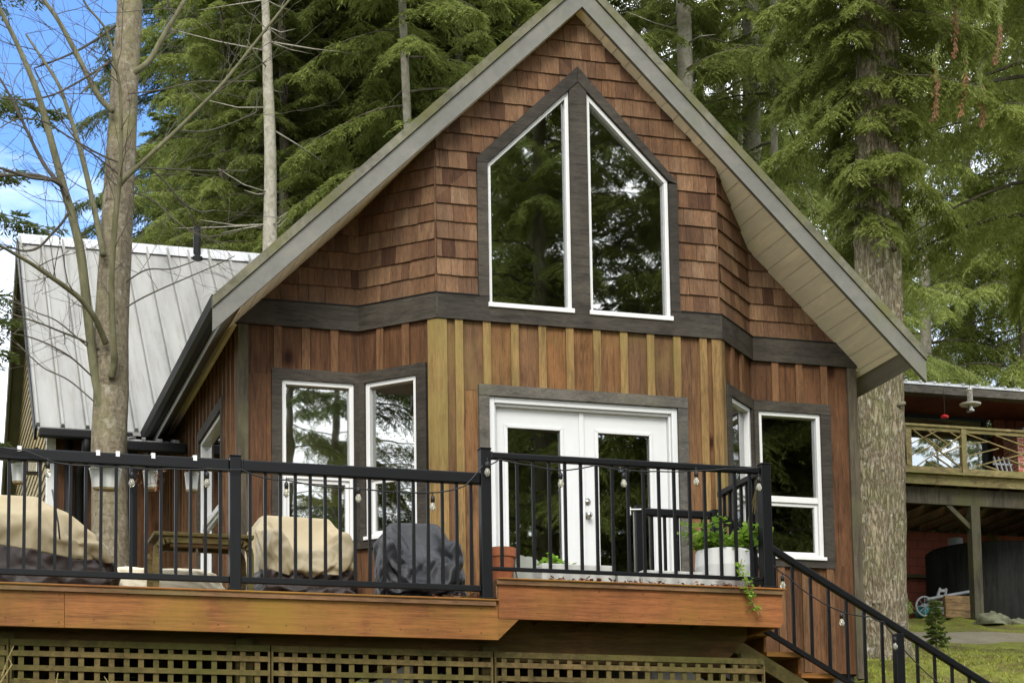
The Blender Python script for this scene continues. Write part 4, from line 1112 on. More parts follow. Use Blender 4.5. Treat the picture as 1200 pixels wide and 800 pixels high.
mb = MB(); mb.lathe((-.235,-4.36,z2), [(.155,0),(.195,.07),(.213,.19),(.205,.30),(.198,.315),(.182,.315),(.175,.28),(0,.27)], 40); mb.build('pot_body', M['white_pot'], wp, smooth=False)
rg = random.Random(4)
mb = MB(); tips = []
for i in range(30):
    a = rg.uniform(0, 2*PI); r = rg.uniform(.02,.14); b = (-.235+math.cos(a)*r, -4.36+math.sin(a)*r, z2+.27)
    l = rg.uniform(.08,.26); e = (b[0]+math.cos(a)*l*.8, b[1]+math.sin(a)*l*.5, b[2]+l*.9); m_ = ((b[0]+e[0])/2, (b[1]+e[1])/2, (b[2]+e[2])/2+.03)
    mb.tube([b, m_, e], [.004,.003,.002], 5); tips += [m_, e]
trail = [P3(p, q, -4.50 if q < 660 else -4.73) for p, q in ((868,640),(870,652),(867,663),(871,672),(874,681),(876,690),(879,698),(882,706),(886,712))]
mb.tube(trail, .004, 5)
for px in ((0,0,0),(.02,-.01,.03)): mb.tube([(trail[-1][0]+px[0], trail[-1][1]+px[1], trail[-1][2]), (trail[-1][0]+.02+px[0], trail[-1][1], trail[-1][2]-.05)], .003, 4)
for k in range(3): mb.tube([(-.05+.015*k,-4.3,z2+.27),(-.04+.02*k,-4.42,z2+.6),(.0-.012*k,-4.55,z2+.88)], .004, 5)
mb.build('stem', M['pt_wood'], wp)
leaves(wp, 'foliage', tips, .052, 22, 8, M['leafy'], .03)
leaves(wp, 'foliage', trail[1:], .036, 16, 9, M['leafy'], .022)
# fallen leaves
rg = np.random.default_rng(12); vs = []
spots = [(-2.55,-2.15,YD+.02,YD+.5,ZD1,260,.06),(-1.7,-1.2,YD-.02,YD+.12,ZD2+.012,90,.03),(-1.1,-.1,YD-.02,YD+.12,ZD2+.012,110,.03),(-6,-2.6,YD+.02,YD+.9,ZD1,160,.015)]
for x0, x1, y0, y1, z, n, hz in spots:
    for i in range(n):
        c = np.array([rg.uniform(x0,x1), rg.uniform(y0,y1), z+.006+abs(rg.normal(0,hz*.4))]); a = rg.uniform(0,2*PI); L = rg.uniform(.015,.04)
        d = np.array([math.cos(a), math.sin(a), rg.normal(0,.4)])*L; e = np.array([-math.sin(a), math.cos(a), rg.normal(0,.5)])*L*.45
        vs += [c-d*.5, c+e, c+d*.5, c-e]
tag(link('fallen_leaves', npmesh('fallen_leaves', np.array(vs), 4, [M['dead_leaf']])), 'scatter of dry reddish fallen leaves lying on the deck boards', 'leaves', None, 'stuff')

# ---------------------------------------------------------------- ground
GK = [(-90,-8.5),(-30,-6.0),(-18,-5.0),(-8,-3.1),(-4.5,-2.45),(-3.0,-1.95),(0,-.98),(3,-.30),(8,.48),(11,1.02),(13.3,1.50),(16,2.22),(17,2.5),(18,2.75),(19.5,3.0),(23,3.15),(30,3.8),(50,6.5),(90,14),(180,30)]
_gx = np.array([g[0] for g in GK]); _gz = np.array([g[1] for g in GK])
def gbase(x, y):
    return np.interp(y, _gx, _gz) - .03*np.clip(-3-x, 0, 20)
def gnoise(x, y):
    return (.05*np.sin(x*1.3+.7*y)*np.sin(y*1.1-.4*x) + .035*np.sin(2.9*x-1.7*y+1)*np.sin(2.3*y+x) + .045*np.sin(6.1*x+2*y+np.sin(1.7*x))*np.sin(5.3*y-2*x+2) + .03*np.sin(11*x-3*y+2*np.sin(2.1*y))*np.sin(12*y+5*x+np.sin(3*x)))
def gz(x, y): return float(gbase(np.array(x), np.array(y)) + gnoise(np.array(x), np.array(y))*gw(np.array(x), np.array(y)))
def path_w(x, y):      # 0..1 inside the gravel drive
    c = 15.0 + .10*(x-12); return np.clip(2.2-np.abs(y-c)/1.0, 0, 1)
def gw(x, y): return 1-.97*path_w(x, y)
def grid(xs, ys, dz=0, name='ground', mat=None):
    Xg, Yg = np.meshgrid(xs, ys); Zg = gbase(Xg, Yg) + gnoise(Xg, Yg)*gw(Xg, Yg) + dz
    v = np.stack([Xg.ravel(), Yg.ravel(), Zg.ravel()], 1); nx, ny = len(xs), len(ys)
    i = np.arange((nx-1)*(ny-1)); r, c = i//(nx-1), i % (nx-1)
    q = np.stack([r*nx+c, r*nx+c+1, (r+1)*nx+c+1, (r+1)*nx+c], 1)
    me = bpy.data.meshes.new(name); me.vertices.add(len(v)); me.vertices.foreach_set('co', v.astype(np.float32).ravel())
    me.loops.add(q.size); me.loops.foreach_set('vertex_index', q.astype(np.int32).ravel()); me.polygons.add(len(q))
    me.polygons.foreach_set('loop_start', np.arange(0, q.size, 4, dtype=np.int32)); me.polygons.foreach_set('loop_total', np.full(len(q), 4, np.int32))
    me.polygons.foreach_set('use_smooth', np.ones(len(q), bool))
    me.materials.append(mat); me.update(calc_edges=True); return link(name, me)
def gmat():
    m, nt, bs, out = newmat('mossy ground'); v = coords(nt)
    a = noise(nt, v, .9, 6, .65); b = noise(nt, v, 6, 6, .7); d = noise(nt, v, 17, 6, .8)
    c = ramp(nt, a, [(.36, (.10,.075,.035)), (.46, (.125,.13,.025)), (.66, (.18,.20,.03))])
    c = mixc(nt, ramp(nt, b, [(.50,(0,0,0)),(.66,(.85,.85,.85))]), c, (.13,.095,.04))
    c = mixc(nt, 1.0, c, ramp(nt, d, [(.3,(.4,.4,.4)),(.7,(1.35,1.35,1.3))]), 'MULTIPLY')
    nt.links.new(c, bs.inputs['Base Color']); bs.inputs['Roughness'].default_value=.95; bs.inputs['Specular IOR Level'].default_value=.1
    bump(nt, bs, mixc(nt, .5, b, d), 1.0, .06); return m
def pmat():
    m, nt, bs, out = newmat('gravel'); v = coords(nt)
    a = noise(nt, v, 1.2, 5, .65); d = noise(nt, v, 34, 5, .75)
    c = ramp(nt, a, [(.35, (.115,.095,.05)), (.6, (.17,.145,.09))])
    c = mixc(nt, 1.0, c, ramp(nt, d, [(.3,(.55,.55,.55)),(.7,(1.35,1.35,1.35))]), 'MULTIPLY')
    nt.links.new(c, bs.inputs['Base Color']); bs.inputs['Roughness'].default_value=.95; bump(nt, bs, d, .8, .02); return m
xs = np.unique(np.concatenate([np.linspace(-220,-20,30), np.linspace(-20,2,60), np.linspace(2,22,260), np.linspace(22,60,50), np.linspace(60,260,30)]))
ys = np.unique(np.concatenate([np.linspace(-90,-8,40), np.linspace(-8,-4,16), np.linspace(-4,20,300), np.linspace(20,60,60), np.linspace(60,180,24)]))
tag(grid(xs, ys, 0, 'ground', gmat()), None, None, None, 'structure')
xs = np.linspace(4, 40, 300); 
def strip():
    vs = []; fs = []; n = 240; m_ = 14
    for i in range(n):
        x = 5+35*i/(n-1); c = 15.0+.10*(x-12)
        e0 = 1.05+.18*math.sin(x*1.7)+.1*math.sin(x*4.1); e1 = .85+.15*math.sin(x*2.3+1)
        for j in range(m_):
            y = c-e0+(e0+e1)*j/(m_-1); vs.append((x, y, gz(x, y)+.022-.05*(abs(j/(m_-1)-.5)*2)**6))
    for i in range(n-1):
        for j in range(m_-1): fs.append((i*m_+j, (i+1)*m_+j, (i+1)*m_+j+1, i*m_+j+1))
    mb = MB(); mb.add(vs, fs); return mb.build('gravel_path', pmat(), None, smooth=True)
tag(strip(), None, None, None, 'structure')
# moss and low ground cover
rg = np.random.default_rng(77); n = 70000
x = rg.uniform(2.9, 17, n); y = rg.uniform(-5, 14, n)
keep = (gnoise(x, y) + rg.normal(0,.02,n) > .0) & (path_w(x, y) < .25)
x, y = x[keep], y[keep]; z = gbase(x, y)+gnoise(x, y)*gw(x, y); n = len(x)
a = rg.uniform(0, 2*PI, n); L = rg.uniform(.02,.075,n); w = L*.18
P = np.stack([x, y, z-.01], 1); d = np.stack([np.cos(a), np.sin(a), np.zeros(n)], 1)
tip = P + d*(L*.7)[:,None] + np.stack([0*x, 0*x, L*rg.uniform(.4,1.1,n)], 1); sd = np.stack([-np.sin(a), np.cos(a), 0*x], 1)*w[:,None]
T = np.stack([P-sd, P+sd, tip], 1).reshape(-1, 3)
tag(link('moss_tufts', npmesh('moss_tufts', T, 3, [M['moss_tuft']])), 'yellow green moss and low tufts covering the slope right of the house', 'moss', None, 'stuff')
# weeds in front of the lattice
wd = thing('weed', 'thin dry weed stalks rising in front of the lattice at the left', 'weed', (-4.9, -4.85, -2.5))
mb = MB()
for p in ([(2,792),(10,770),(16,756)],[(58,830),(66,800),(68,788)],[(125,830),(127,800),(122,792)],[(0,800),(14,778),(10,770)],[(126,806),(132,798),(136,800)]):
    mb.tube([P3(a, b, -4.75) for a, b in p], [.006,.005,.003], 5)
mb.build('stalk', M['pt_wood'], wd)
for x, y, r, lab in ((14.95,17.6,.30,'mossy boulder at the foot of the garage post'),(15.65,17.75,.17,'small mossy rock right of the boulder by the garage post')):
    mb = MB(); n = 18; pr = []
    vs = []; fs = []; rgx = random.Random(int(x*10))
    for i in range(9):
        f = PI*i/16
        for k in range(n):
            t_ = 2*PI*k/n; rr = r*(1+.16*math.sin(3*t_+i)+.09*math.sin(7*t_+2*i))
            vs.append((x+rr*math.cos(f)*math.cos(t_)*1.3, y+rr*math.cos(f)*math.sin(t_), gz(x,y)-.05+rr*.8*math.sin(f)))
    for i in range(8):
        for k in range(n): fs.append((i*n+k, i*n+(k+1)%n, (i+1)*n+(k+1)%n, (i+1)*n+k))
    mb.add(vs, fs); o = mb.build('boulder', M['stone'], None, smooth=True); tag(o, lab, 'boulder')

# ---------------------------------------------------------------- red house on the right
rh = thing('red_house', 'red board house with pale metal roof and wooden balcony over an open carport', 'house', (16, 20, 2.9))
WY = 20.5
mb = MB(); x = 11.5
while x < 27:
    a, b = x, x+.26
    if b < 14.2 or a > 16.72: mb.box(a, b-.012, WY+random.uniform(-.006,.006), WY+.1, 5.75, 8.2)
    else: mb.box(a, b-.012, WY+random.uniform(-.006,.006), WY+.1, 7.66, 8.2)
    x += .26
mb.build('wall', M['red_wall'], rh)
mb = MB(); mb.box(11.0, 28, 18.72, 19.0, 7.62, 7.78); mb.build('eave_board', M['grey_trim'], rh)
mb = MB(); mb.hexa([(10.9,18.7,7.79),(28,18.7,7.79),(28,26,9.2),(10.9,26,9.2),(10.9,18.7,7.84),(28,18.7,7.84),(28,26,9.25),(10.9,26,9.25)])
x = 10.9
while x < 28: mb.beam((x,18.68,7.85),(x,26,9.26),.05,.045); x += .33
rr_ = mb.build('roof', M['white_roof'], rh)
mb = MB(); mb.box(11, 28, 19.0, 20.5, 7.66, 7.70); mb.build('soffit', M['red_wall'], rr_)
mb = MB(); mb.box(14.18,14.26,20.44,20.56,6.0,7.66); mb.box(16.66,16.74,20.44,20.56,6.0,7.66); mb.box(14.2605,16.6595,20.44,20.56,7.57,7.66); mb.box(14.2605,16.6595,20.44,20.56,5.95,6.03)
w = mb.build('window', M['gutter'], rh)
mb = MB(); mb.box(14.262,16.658,20.50,20.505,6.031,7.569); mb.build('pane', M['glass'], w)
mb = MB()
for i in range(9): mb.box(14.262,16.658,20.53,20.545,7.24+i*.036,7.262+i*.036)
mb.build('blind', M['tan_siding'], w)
mb = MB(); mb.box(11.6, 27, 24, 24.1, 5.7, 8.2); mb.build('back_wall', M['dark_room'], rh)
mb = MB()
for i in range(17): mb.box(11.0, 27, 17.86+i*.15, 17.86+i*.15+.14, 5.72, 5.76)
bf = mb.build('balcony_floor', M['pt_wood'], rh)
mb = MB(); mb.box(11.0, 27, 17.98, 18.03, 5.52, 5.715); mb.build('balcony_fascia', M['pt_wood'], rh)
mb = MB(); mb.box(11.0, 27, 18.2, 18.34, 5.17, 5.51); mb.build('beam', M['grey_post'], rh)
mb = MB()
for i in range(30): x = 11.2+i*.5; mb.box(x, x+.05, 18.36, 22.6, 5.50, 5.70)
mb.build('joist', M['deck_dark'], rh)
for x in (11.2, 15.05, 18.6):
    mb = MB(); mb.box(x-.10, x+.10, 18.17, 18.37, 2.5, 5.168); pp = mb.build('post', M['grey_post'], rh)
    mb = MB(); mb.beam((x-.62,18.27,5.2),(x-.08,18.27,4.72),.09,.09,(0,1,0)); mb.beam((x+.62,18.27,5.2),(x+.08,18.27,4.72),.09,.09,(0,1,0)) if x > 18 else None; mb.build('brace', M['grey_post'], pp)
mb = MB(); mb.box(11.0, 27, 22.4, 22.6, 2.5, 5.5); mb.build('block_wall', M['block'], rh)
mb = MB(); mb.box(12.2, 16.2, 22.28, 22.38, 4.42, 4.50); mb.build('ledge', M['grey_post'], rh)
br = thing('balcony_railing', 'greenish wooden balcony railing with diagonal lattice pattern', 'railing', (14.5, 18, 5.76))
mb = MB(); mb.box(11.0, 19, 17.93, 18.07, 6.70, 6.745); mb.box(11.0, 19, 17.97, 18.02, 6.62, 6.699); mb.build('top_rail', M['pt_wood'], br)
mb = MB(); mb.box(11.0, 19, 17.97, 18.02, 5.79, 5.88); mb.build('bottom_rail', M['pt_wood'], br)
for x in (12.05, 14.72, 17.3):
    mb = MB(); mb.box(x-.055, x+.055, 17.94, 18.05, 5.7, 6.69); mb.build('post', M['pt_wood'], br)
mb = MB(); mb.box(13.42,13.54,17.96,18.03,5.88,6.62); mb.build('post', M['pt_wood'], br)
def dg(x0, z0, x1, z1, y=17.985):
    mb.beam((x0, y, z0), (x1, y, z1), .022, .038, (0,1,0))
mb = MB()
xa, xb, zl_, zh = 13.55, 14.66, 5.885, 6.615
wd_ = xb-xa; hh = zh-zl_
for f0, g0, f1, g1, y in ((.05,1,1,.0,17.99),(0,.62,.5,1,17.968),(0,.3,.46,.62,17.968),(.10,0,1,.92,17.968),(.5,.30,1,.62,17.968),(.3,.80,.62,.48,17.99),(.36,1,.75,.66,17.99),(.28,.15,.55,-.0,17.99),(.45,.32,.8,0,17.99),(.8,1,1,.84,17.99)):
    dg(xa+wd_*f0, zl_+hh*g0, xa+wd_*f1, zl_+hh*g1, y)
xa, xb = 14.78, 17.24; wd_ = xb-xa
for f0, g0, f1, g1, y in ((0,1,1,.05,17.99),(0,0,1,.95,17.968),(0,.7,.22,.80,17.968),(.0,.35,.3,.62,17.968),(.28,1,.62,.68,17.99),(.4,.32,.7,0,17.99),(.12,.15,.3,-.0,17.99),(.55,1,.8,.78,17.99),(.6,.18,.8,0,17.968),(.75,.7,1,.4,17.99)):
    dg(xa+wd_*f0, zl_+hh*g0, xa+wd_*f1, zl_+hh*g1, y)
mb.build('lattice', M['pt_wood'], br)
ch = thing('brick_chimney', 'red brick chimney with pale cap at the right edge of the balcony', 'chimney', (17.6, 20.1, 5.76))
mb = MB(); mb.box(17.15, 18.2, 19.9, 20.48, 5.765, 7.15); mb.build('stack', M['brick'], ch)
mb = MB(); mb.hexa([(17.1,19.85,7.151),(18.25,19.85,7.151),(18.25,20.49,7.151),(17.1,20.49,7.151),(17.4,20.0,7.4),(18.1,20.0,7.4),(18.1,20.45,7.4),(17.4,20.45,7.4)]); mb.build('cap', M['stone_pot'], ch)
fc = thing('folded_chair', 'pale folded chair frame leaning beside the brick chimney', 'chair', (16.7, 19.4, 5.76))
mb = MB()
for i in range(4): mb.beam((16.42+i*.11,19.3,5.77),(16.46+i*.11,19.75,6.62),.03,.05)
mb.build('slat', M['alu'], fc)
mb = MB()
for zz in (.2,.75): mb.beam((16.38,19.3+zz*.5-.02,5.77+zz*.9),(16.84,19.3+zz*.5-.02,5.77+zz*.9),.03,.04)
mb.build('frame', M['alu'], fc)
bfd = thing('bird_feeder', 'white tube bird feeder with round tray hanging from the eave of the red house', 'bird feeder', (15.5, 18.6, 7.2))
X, Y, Z = P3(1137, 474, 18.6)
mb = MB(); mb.tube([(X,Y,Z+.75),(X,Y,Z+.2)], .006, 5); mb.build('cord', M['wire'], bfd)
mb = MB(); mb.lathe((X,Y,Z), [(.02,-.02),(.06,-.01),(.06,.30),(.075,.31),(.02,.36)], 18); mb.build('tube', M['bulb'], bfd)
mb = MB(); mb.lathe((X,Y,Z-.03), [(.05,0),(.21,.02),(.225,.05),(.20,.055),(.06,.035)], 28); mb.build('tray', M['feeder_white'], bfd)
mb = MB(); mb.lathe((X,Y,Z-.16), [(.03,0),(.085,.02),(.085,.05),(.05,.06),(.05,.128)], 16); mb.build('base', M['steel'], bfd)
hf = thing('hummingbird_feeder', 'small red hummingbird feeder hanging in front of the red house window', 'bird feeder', (14.9, 18.6, 7))
X, Y, Z = P3(1107, 487.5, 18.6)
mb = MB(); mb.tube([(X,Y,Z+.6),(X,Y,Z+.02)], .005, 5); mb.build('cord', M['wire'], hf)
mb = MB(); mb.lathe((X,Y,Z-.03), [(.03,-.02),(.08,0),(.085,.03),(.05,.055),(.02,.06)], 18); mb.build('feeder_body', M['red_plastic'], hf)
tk = thing('water_tank', 'big dark round water tank under the balcony of the red house', 'tank', (16.75, 20.1, 3.0))
mb = MB(); mb.lathe((16.75,20.6,2.9), [(1.36,0),(1.36,1.80),(1.32,1.83),(1.30,1.80),(0,1.80)], 64); mb.build('tank_body', M['tank'], tk, smooth=False)
mb = MB(); mb.lathe((15.72,20.2,4.70), [(.16,0),(.16,.20),(.0,.21)], 20); mb.build('lid', M['alu'], tk)
bx_ = thing('planter_box', 'pale wooden plank box under the balcony beside the water tank', 'box', (15.0, 19.2, 3.0))
mb = MB()
for i in range(3):
    z0 = 2.98+i*.155; mb.box(14.72,15.47,18.95,18.99,z0,z0+.15); mb.box(14.72,15.47,19.46,19.50,z0,z0+.15); mb.box(14.72,14.76,18.9905,19.4595,z0,z0+.15); mb.box(15.43,15.47,18.9905,19.4595,z0,z0+.15)
mb.build('plank', M['box_wood'], bx_)
mb = MB(); mb.tube([P3(1086,702,19.0), P3(1141,692,19.2)], .035, 10); o = mb.build('metal_pole', M['alu'], None); tag(o, 'pale metal pole lying across the plank box', 'pole')
gc = thing('garden_cart', 'old grey garden cart with wheel and teal bag beside the plank box', 'cart', (14.3, 19.2, 3.0))
mb = MB(); mb.tube([(14.27+.2*math.cos(a), 19.0, 3.2+.2*math.sin(a)) for a in np.linspace(0, 2*PI, 25)], .022, 7, cap=False)
for a in np.linspace(0, PI, 5)[:-1]: mb.tube([(14.27-.19*math.cos(a),19.0,3.2-.19*math.sin(a)),(14.27+.19*math.cos(a),19.0,3.2+.19*math.sin(a))], .006, 4)
mb.build('wheel', M['alu'], gc)
mb = MB(); mb.beam((14.45,19.05,3.05),(14.72,19.15,3.62),.03,.05); mb.beam((14.72,19.05,3.05),(14.86,19.15,3.62),.03,.05)
for i in range(4): mb.beam((14.50+i*.06,19.05+i*.03,3.18+i*.13),(14.76+i*.035,19.05+i*.03,3.18+i*.13),.025,.06)
mb.beam((14.2,19.05,3.22),(14.7,19.05,3.30),.03,.04); mb.build('frame', M['alu'], gc)
mb = MB(); mb.lathe((14.36,19.2,3.0), [(.16,0),(.20,.1),(.14,.22),(.03,.30)], 14); mb.build('bag', M['teal'], gc, smooth=True)
# ---------------------------------------------------------------- the bare tree on the left
def smooth_path(pts, k=6):
    pts = [np.array(p, float) for p in pts]; out = []
    for i in range(len(pts)-1):
        p0 = pts[max(i-1,0)]; p1 = pts[i]; p2 = pts[i+1]; p3 = pts[min(i+2,len(pts)-1)]
        for j in range(k):
            t = j/k; out.append(.5*((2*p1)+(-p0+p2)*t+(2*p0-5*p1+4*p2-p3)*t*t+(-p0+3*p1-3*p2+p3)*t**3))
    out.append(pts[-1]); return out
def limb_px(lst, Y0, Y1):
    """[(px, py, width px)] -> world path and radii, depth running from Y0 to Y1"""
    P = []; R = []
    n = len(lst)
    for i, (a, b, w) in enumerate(lst):
        Y = Y0+(Y1-Y0)*i/max(1, n-1); p = at(a, b, Y); P.append(p); R.append(w*.5*np.linalg.norm(p-CAM)/2480)
    PP = smooth_path(P); RR = list(np.interp(np.linspace(0, n-1, len(PP)), np.arange(n), R)); return PP, RR
bt = thing('bare_tree', 'bare mottled deciduous tree with thin leafless branches rising behind the lower deck', 'tree', (-4.1, 1.5, -.6))
TY = 1.5
P, R = limb_px([(126,760,62),(128,690,56),(129,650,47),(129,600,42),(128,540,42),(129,470,41),(131,400,40),(135,300,37),(139,220,35),(144,140,32),(149,60,30),(152,-10,28),(158,-160,25),(166,-380,20),(172,-640,13),(176,-900,6)], TY, TY+.4)
rg = random.Random(2)
pf = lambda i, t: 1+.035*math.sin(3*t+i*.35)+.025*math.sin(5*t-i*.6)+rg.uniform(-.012,.012)
mb = MB(); mb.tube(P, R, 28, prof=pf)
tr = mb.build('trunk', M['bark_alder'], bt, smooth=True)
LIMBS = [
 [(126,500,13),(116,462,14),(110,430,14),(103,370,14),(95,300,14),(85,255,13),(75,221,12),(64,180,11),(45,112,9),(22,56,7),(0,11,6),(-40,-70,4),(-70,-170,2)],
 [(121,300,9),(114,262,9),(106,225,8),(97,187,8),(88,155,7),(79,127,6),(68,98,5),(50,70,4),(30,40,2.5)],
 [(133,130,7),(128,127,7),(118,116,7),(109,101,6.5),(97,78,6),(86,56,6),(67,22,5),(50,-2,4.5),(20,-50,3)],
 [(157,85,8),(165,80,7),(176,70,6.5),(186,52,6),(200,28,5.5),(208,15,5),(222,-10,4.5),(250,-60,3)],
 [(206,18,3.5),(200,10,3.5),(195,-5,3),(190,-30,2)],
 [(130,442,9),(134,425,9),(133,405,8),(131,360,7.5),(131,320,7),(134,270,7),(138,228,6.5),(141,205,5.5),(142,160,4.5),(141,110,4),(135,75,3.5),(124,35,3),(101,6,2.5),(90,-20,2)],
 [(138,220,6),(150,206,5.5),(178,180,5),(210,150,4.5),(236,124,4),(262,97,4),(300,49,3.2),(336,4,2.6),(380,-50,2)],
 [(124,402,8),(117,385,7.5),(109,369,7),(94,350,6.5),(75,335,6),(56,322,5),(37,309,4.5),(18,298,4),(0,288,3.5),(-40,270,2.5)],
 [(80,230,5),(72,218,5),(56,199,4.5),(42,175,4),(30,150,3.5),(18,125,3),(7,104,2.6),(-20,60,2)],
 [(72,218,4.5),(60,211,4.5),(35,208,4),(0,197,3.5),(-40,190,2.5)],
 [(70,214,4),(45,206,4),(20,205,3.5),(-10,206,3)],
 [(80,250,3.5),(72,262,3.2),(60,275,3),(45,290,3),(28,294,2.6),(8,290,2),(-10,300,1.5)],
 [(134,68,2.5),(110,85,2.6),(85,100,2.4),(60,112,2.2),(30,117,2),(0,115,1.6)],
 [(136,30,3),(115,45,3),(90,60,2.6),(62,72,2.2),(40,80,1.6)],
 [(130,72,2.6),(118,80,2.6),(105,98,2.2),(95,110,1.8)],
 [(138,190,2.6),(115,180,2.4),(80,160,2.2),(50,142,2),(20,140,1.6),(0,150,1.4)],
 [(140,205,2.2),(115,185,2),(90,165,1.8),(60,120,1.6),(40,80,1.4)],
 [(160,180,2),(175,195,2),(195,215,2),(215,238,2),(235,248,1.8),(252,246,1.4)],
 [(154,225,1.8),(180,235,1.8),(205,258,1.8),(235,276,1.6),(262,275,1.4),(283,270,1.2)],
 [(150,110,1.8),(190,105,1.8),(230,96,1.6),(270,96,1.4),(300,95,1.2)],
 [(212,153,1.8),(240,154,1.6),(270,145,1.4),(300,132,1.2)],
 [(165,197,1.7),(200,198,1.6),(240,200,1.5),(290,200,1.2)],
 [(148,360,2),(165,350,2),(190,338,1.8),(220,325,1.6),(250,312,1.3),(275,300,1)],
 [(148,330,1.8),(172,316,1.8),(200,315,1.6),(228,306,1.3)],
 [(118,410,3),(95,398,2.6),(70,388,2.4),(45,378,2),(20,370,1.8),(0,362,1.4)],
 [(112,445,2),(85,420,2),(60,405,1.8),(35,395,1.6),(10,390,1.2)],
 [(110,470,1.8),(80,445,1.8),(50,430,1.6),(20,402,1.4)],
 [(118,420,2),(90,395,1.8),(65,375,1.6),(40,365,1.4),(10,350,1.2)],
]
crown = MB(); crown.v = []
ends = []
for i, l in enumerate(LIMBS):
    l = [(a, b, w*(.80 if l[0][2] > 8.5 and i != 5 else 1)) for a, b, w in l]
    y0 = TY + (-.06 if i in (5,6,7) else rg.uniform(-.05,.1)); P, R = limb_px(l, y0, y0 + (rg.uniform(-1.0,-.7) if i in (5,6,7) else rg.uniform(-.5,.6)))
    big = l[0][2] >= 6
    mb = MB() if big else crown
    mb.tube(P, R, 10 if big else 6)
    if big: mb.build('limb', M['bark_stem'], bt, smooth=True)
    ends.append((P, R))
# fine twigs
def grow_twig(mb, p, d, L, r, lvl):
    pts = [np.array(p)]; dd = np.array(d, float); n = 6
    for k in range(n):
        dd = dd + np.array([rg.gauss(0,.12), rg.gauss(0,.12), rg.gauss(.03,.12)]); dd /= np.linalg.norm(dd); pts.append(pts[-1]+dd*L/n)
    mb.tube(pts, [r*(1-.75*k/n) for k in range(n+1)], 4, cap=False)
    if lvl > 0:
        for k in range(1, n+1):
            if rg.random() < .55:
                q = dd + np.array([rg.gauss(0,.7), rg.gauss(0,.5), rg.gauss(.1,.5)]); q /= np.linalg.norm(q); grow_twig(mb, pts[k], q, L*rg.uniform(.35,.6), r*.6, lvl-1)
for i, (P, R) in enumerate(ends):
    n = max(3, int(len(P)*.22))
    for k in range(n):
        j = rg.randrange(len(P)//4, len(P)); d = np.array(P[j])-np.array(P[j-1]); d /= np.linalg.norm(d)
        q = d*.6 + np.array([rg.gauss(-.1,.6), rg.gauss(0,.5), rg.gauss(.1,.5)]); q /= np.linalg.norm(q)
        grow_twig(crown, P[j], q, rg.uniform(.3,1.1), max(.003, min(.006, R[j]*.45)), 1)
crown.build('twigs', M['twig'], bt)

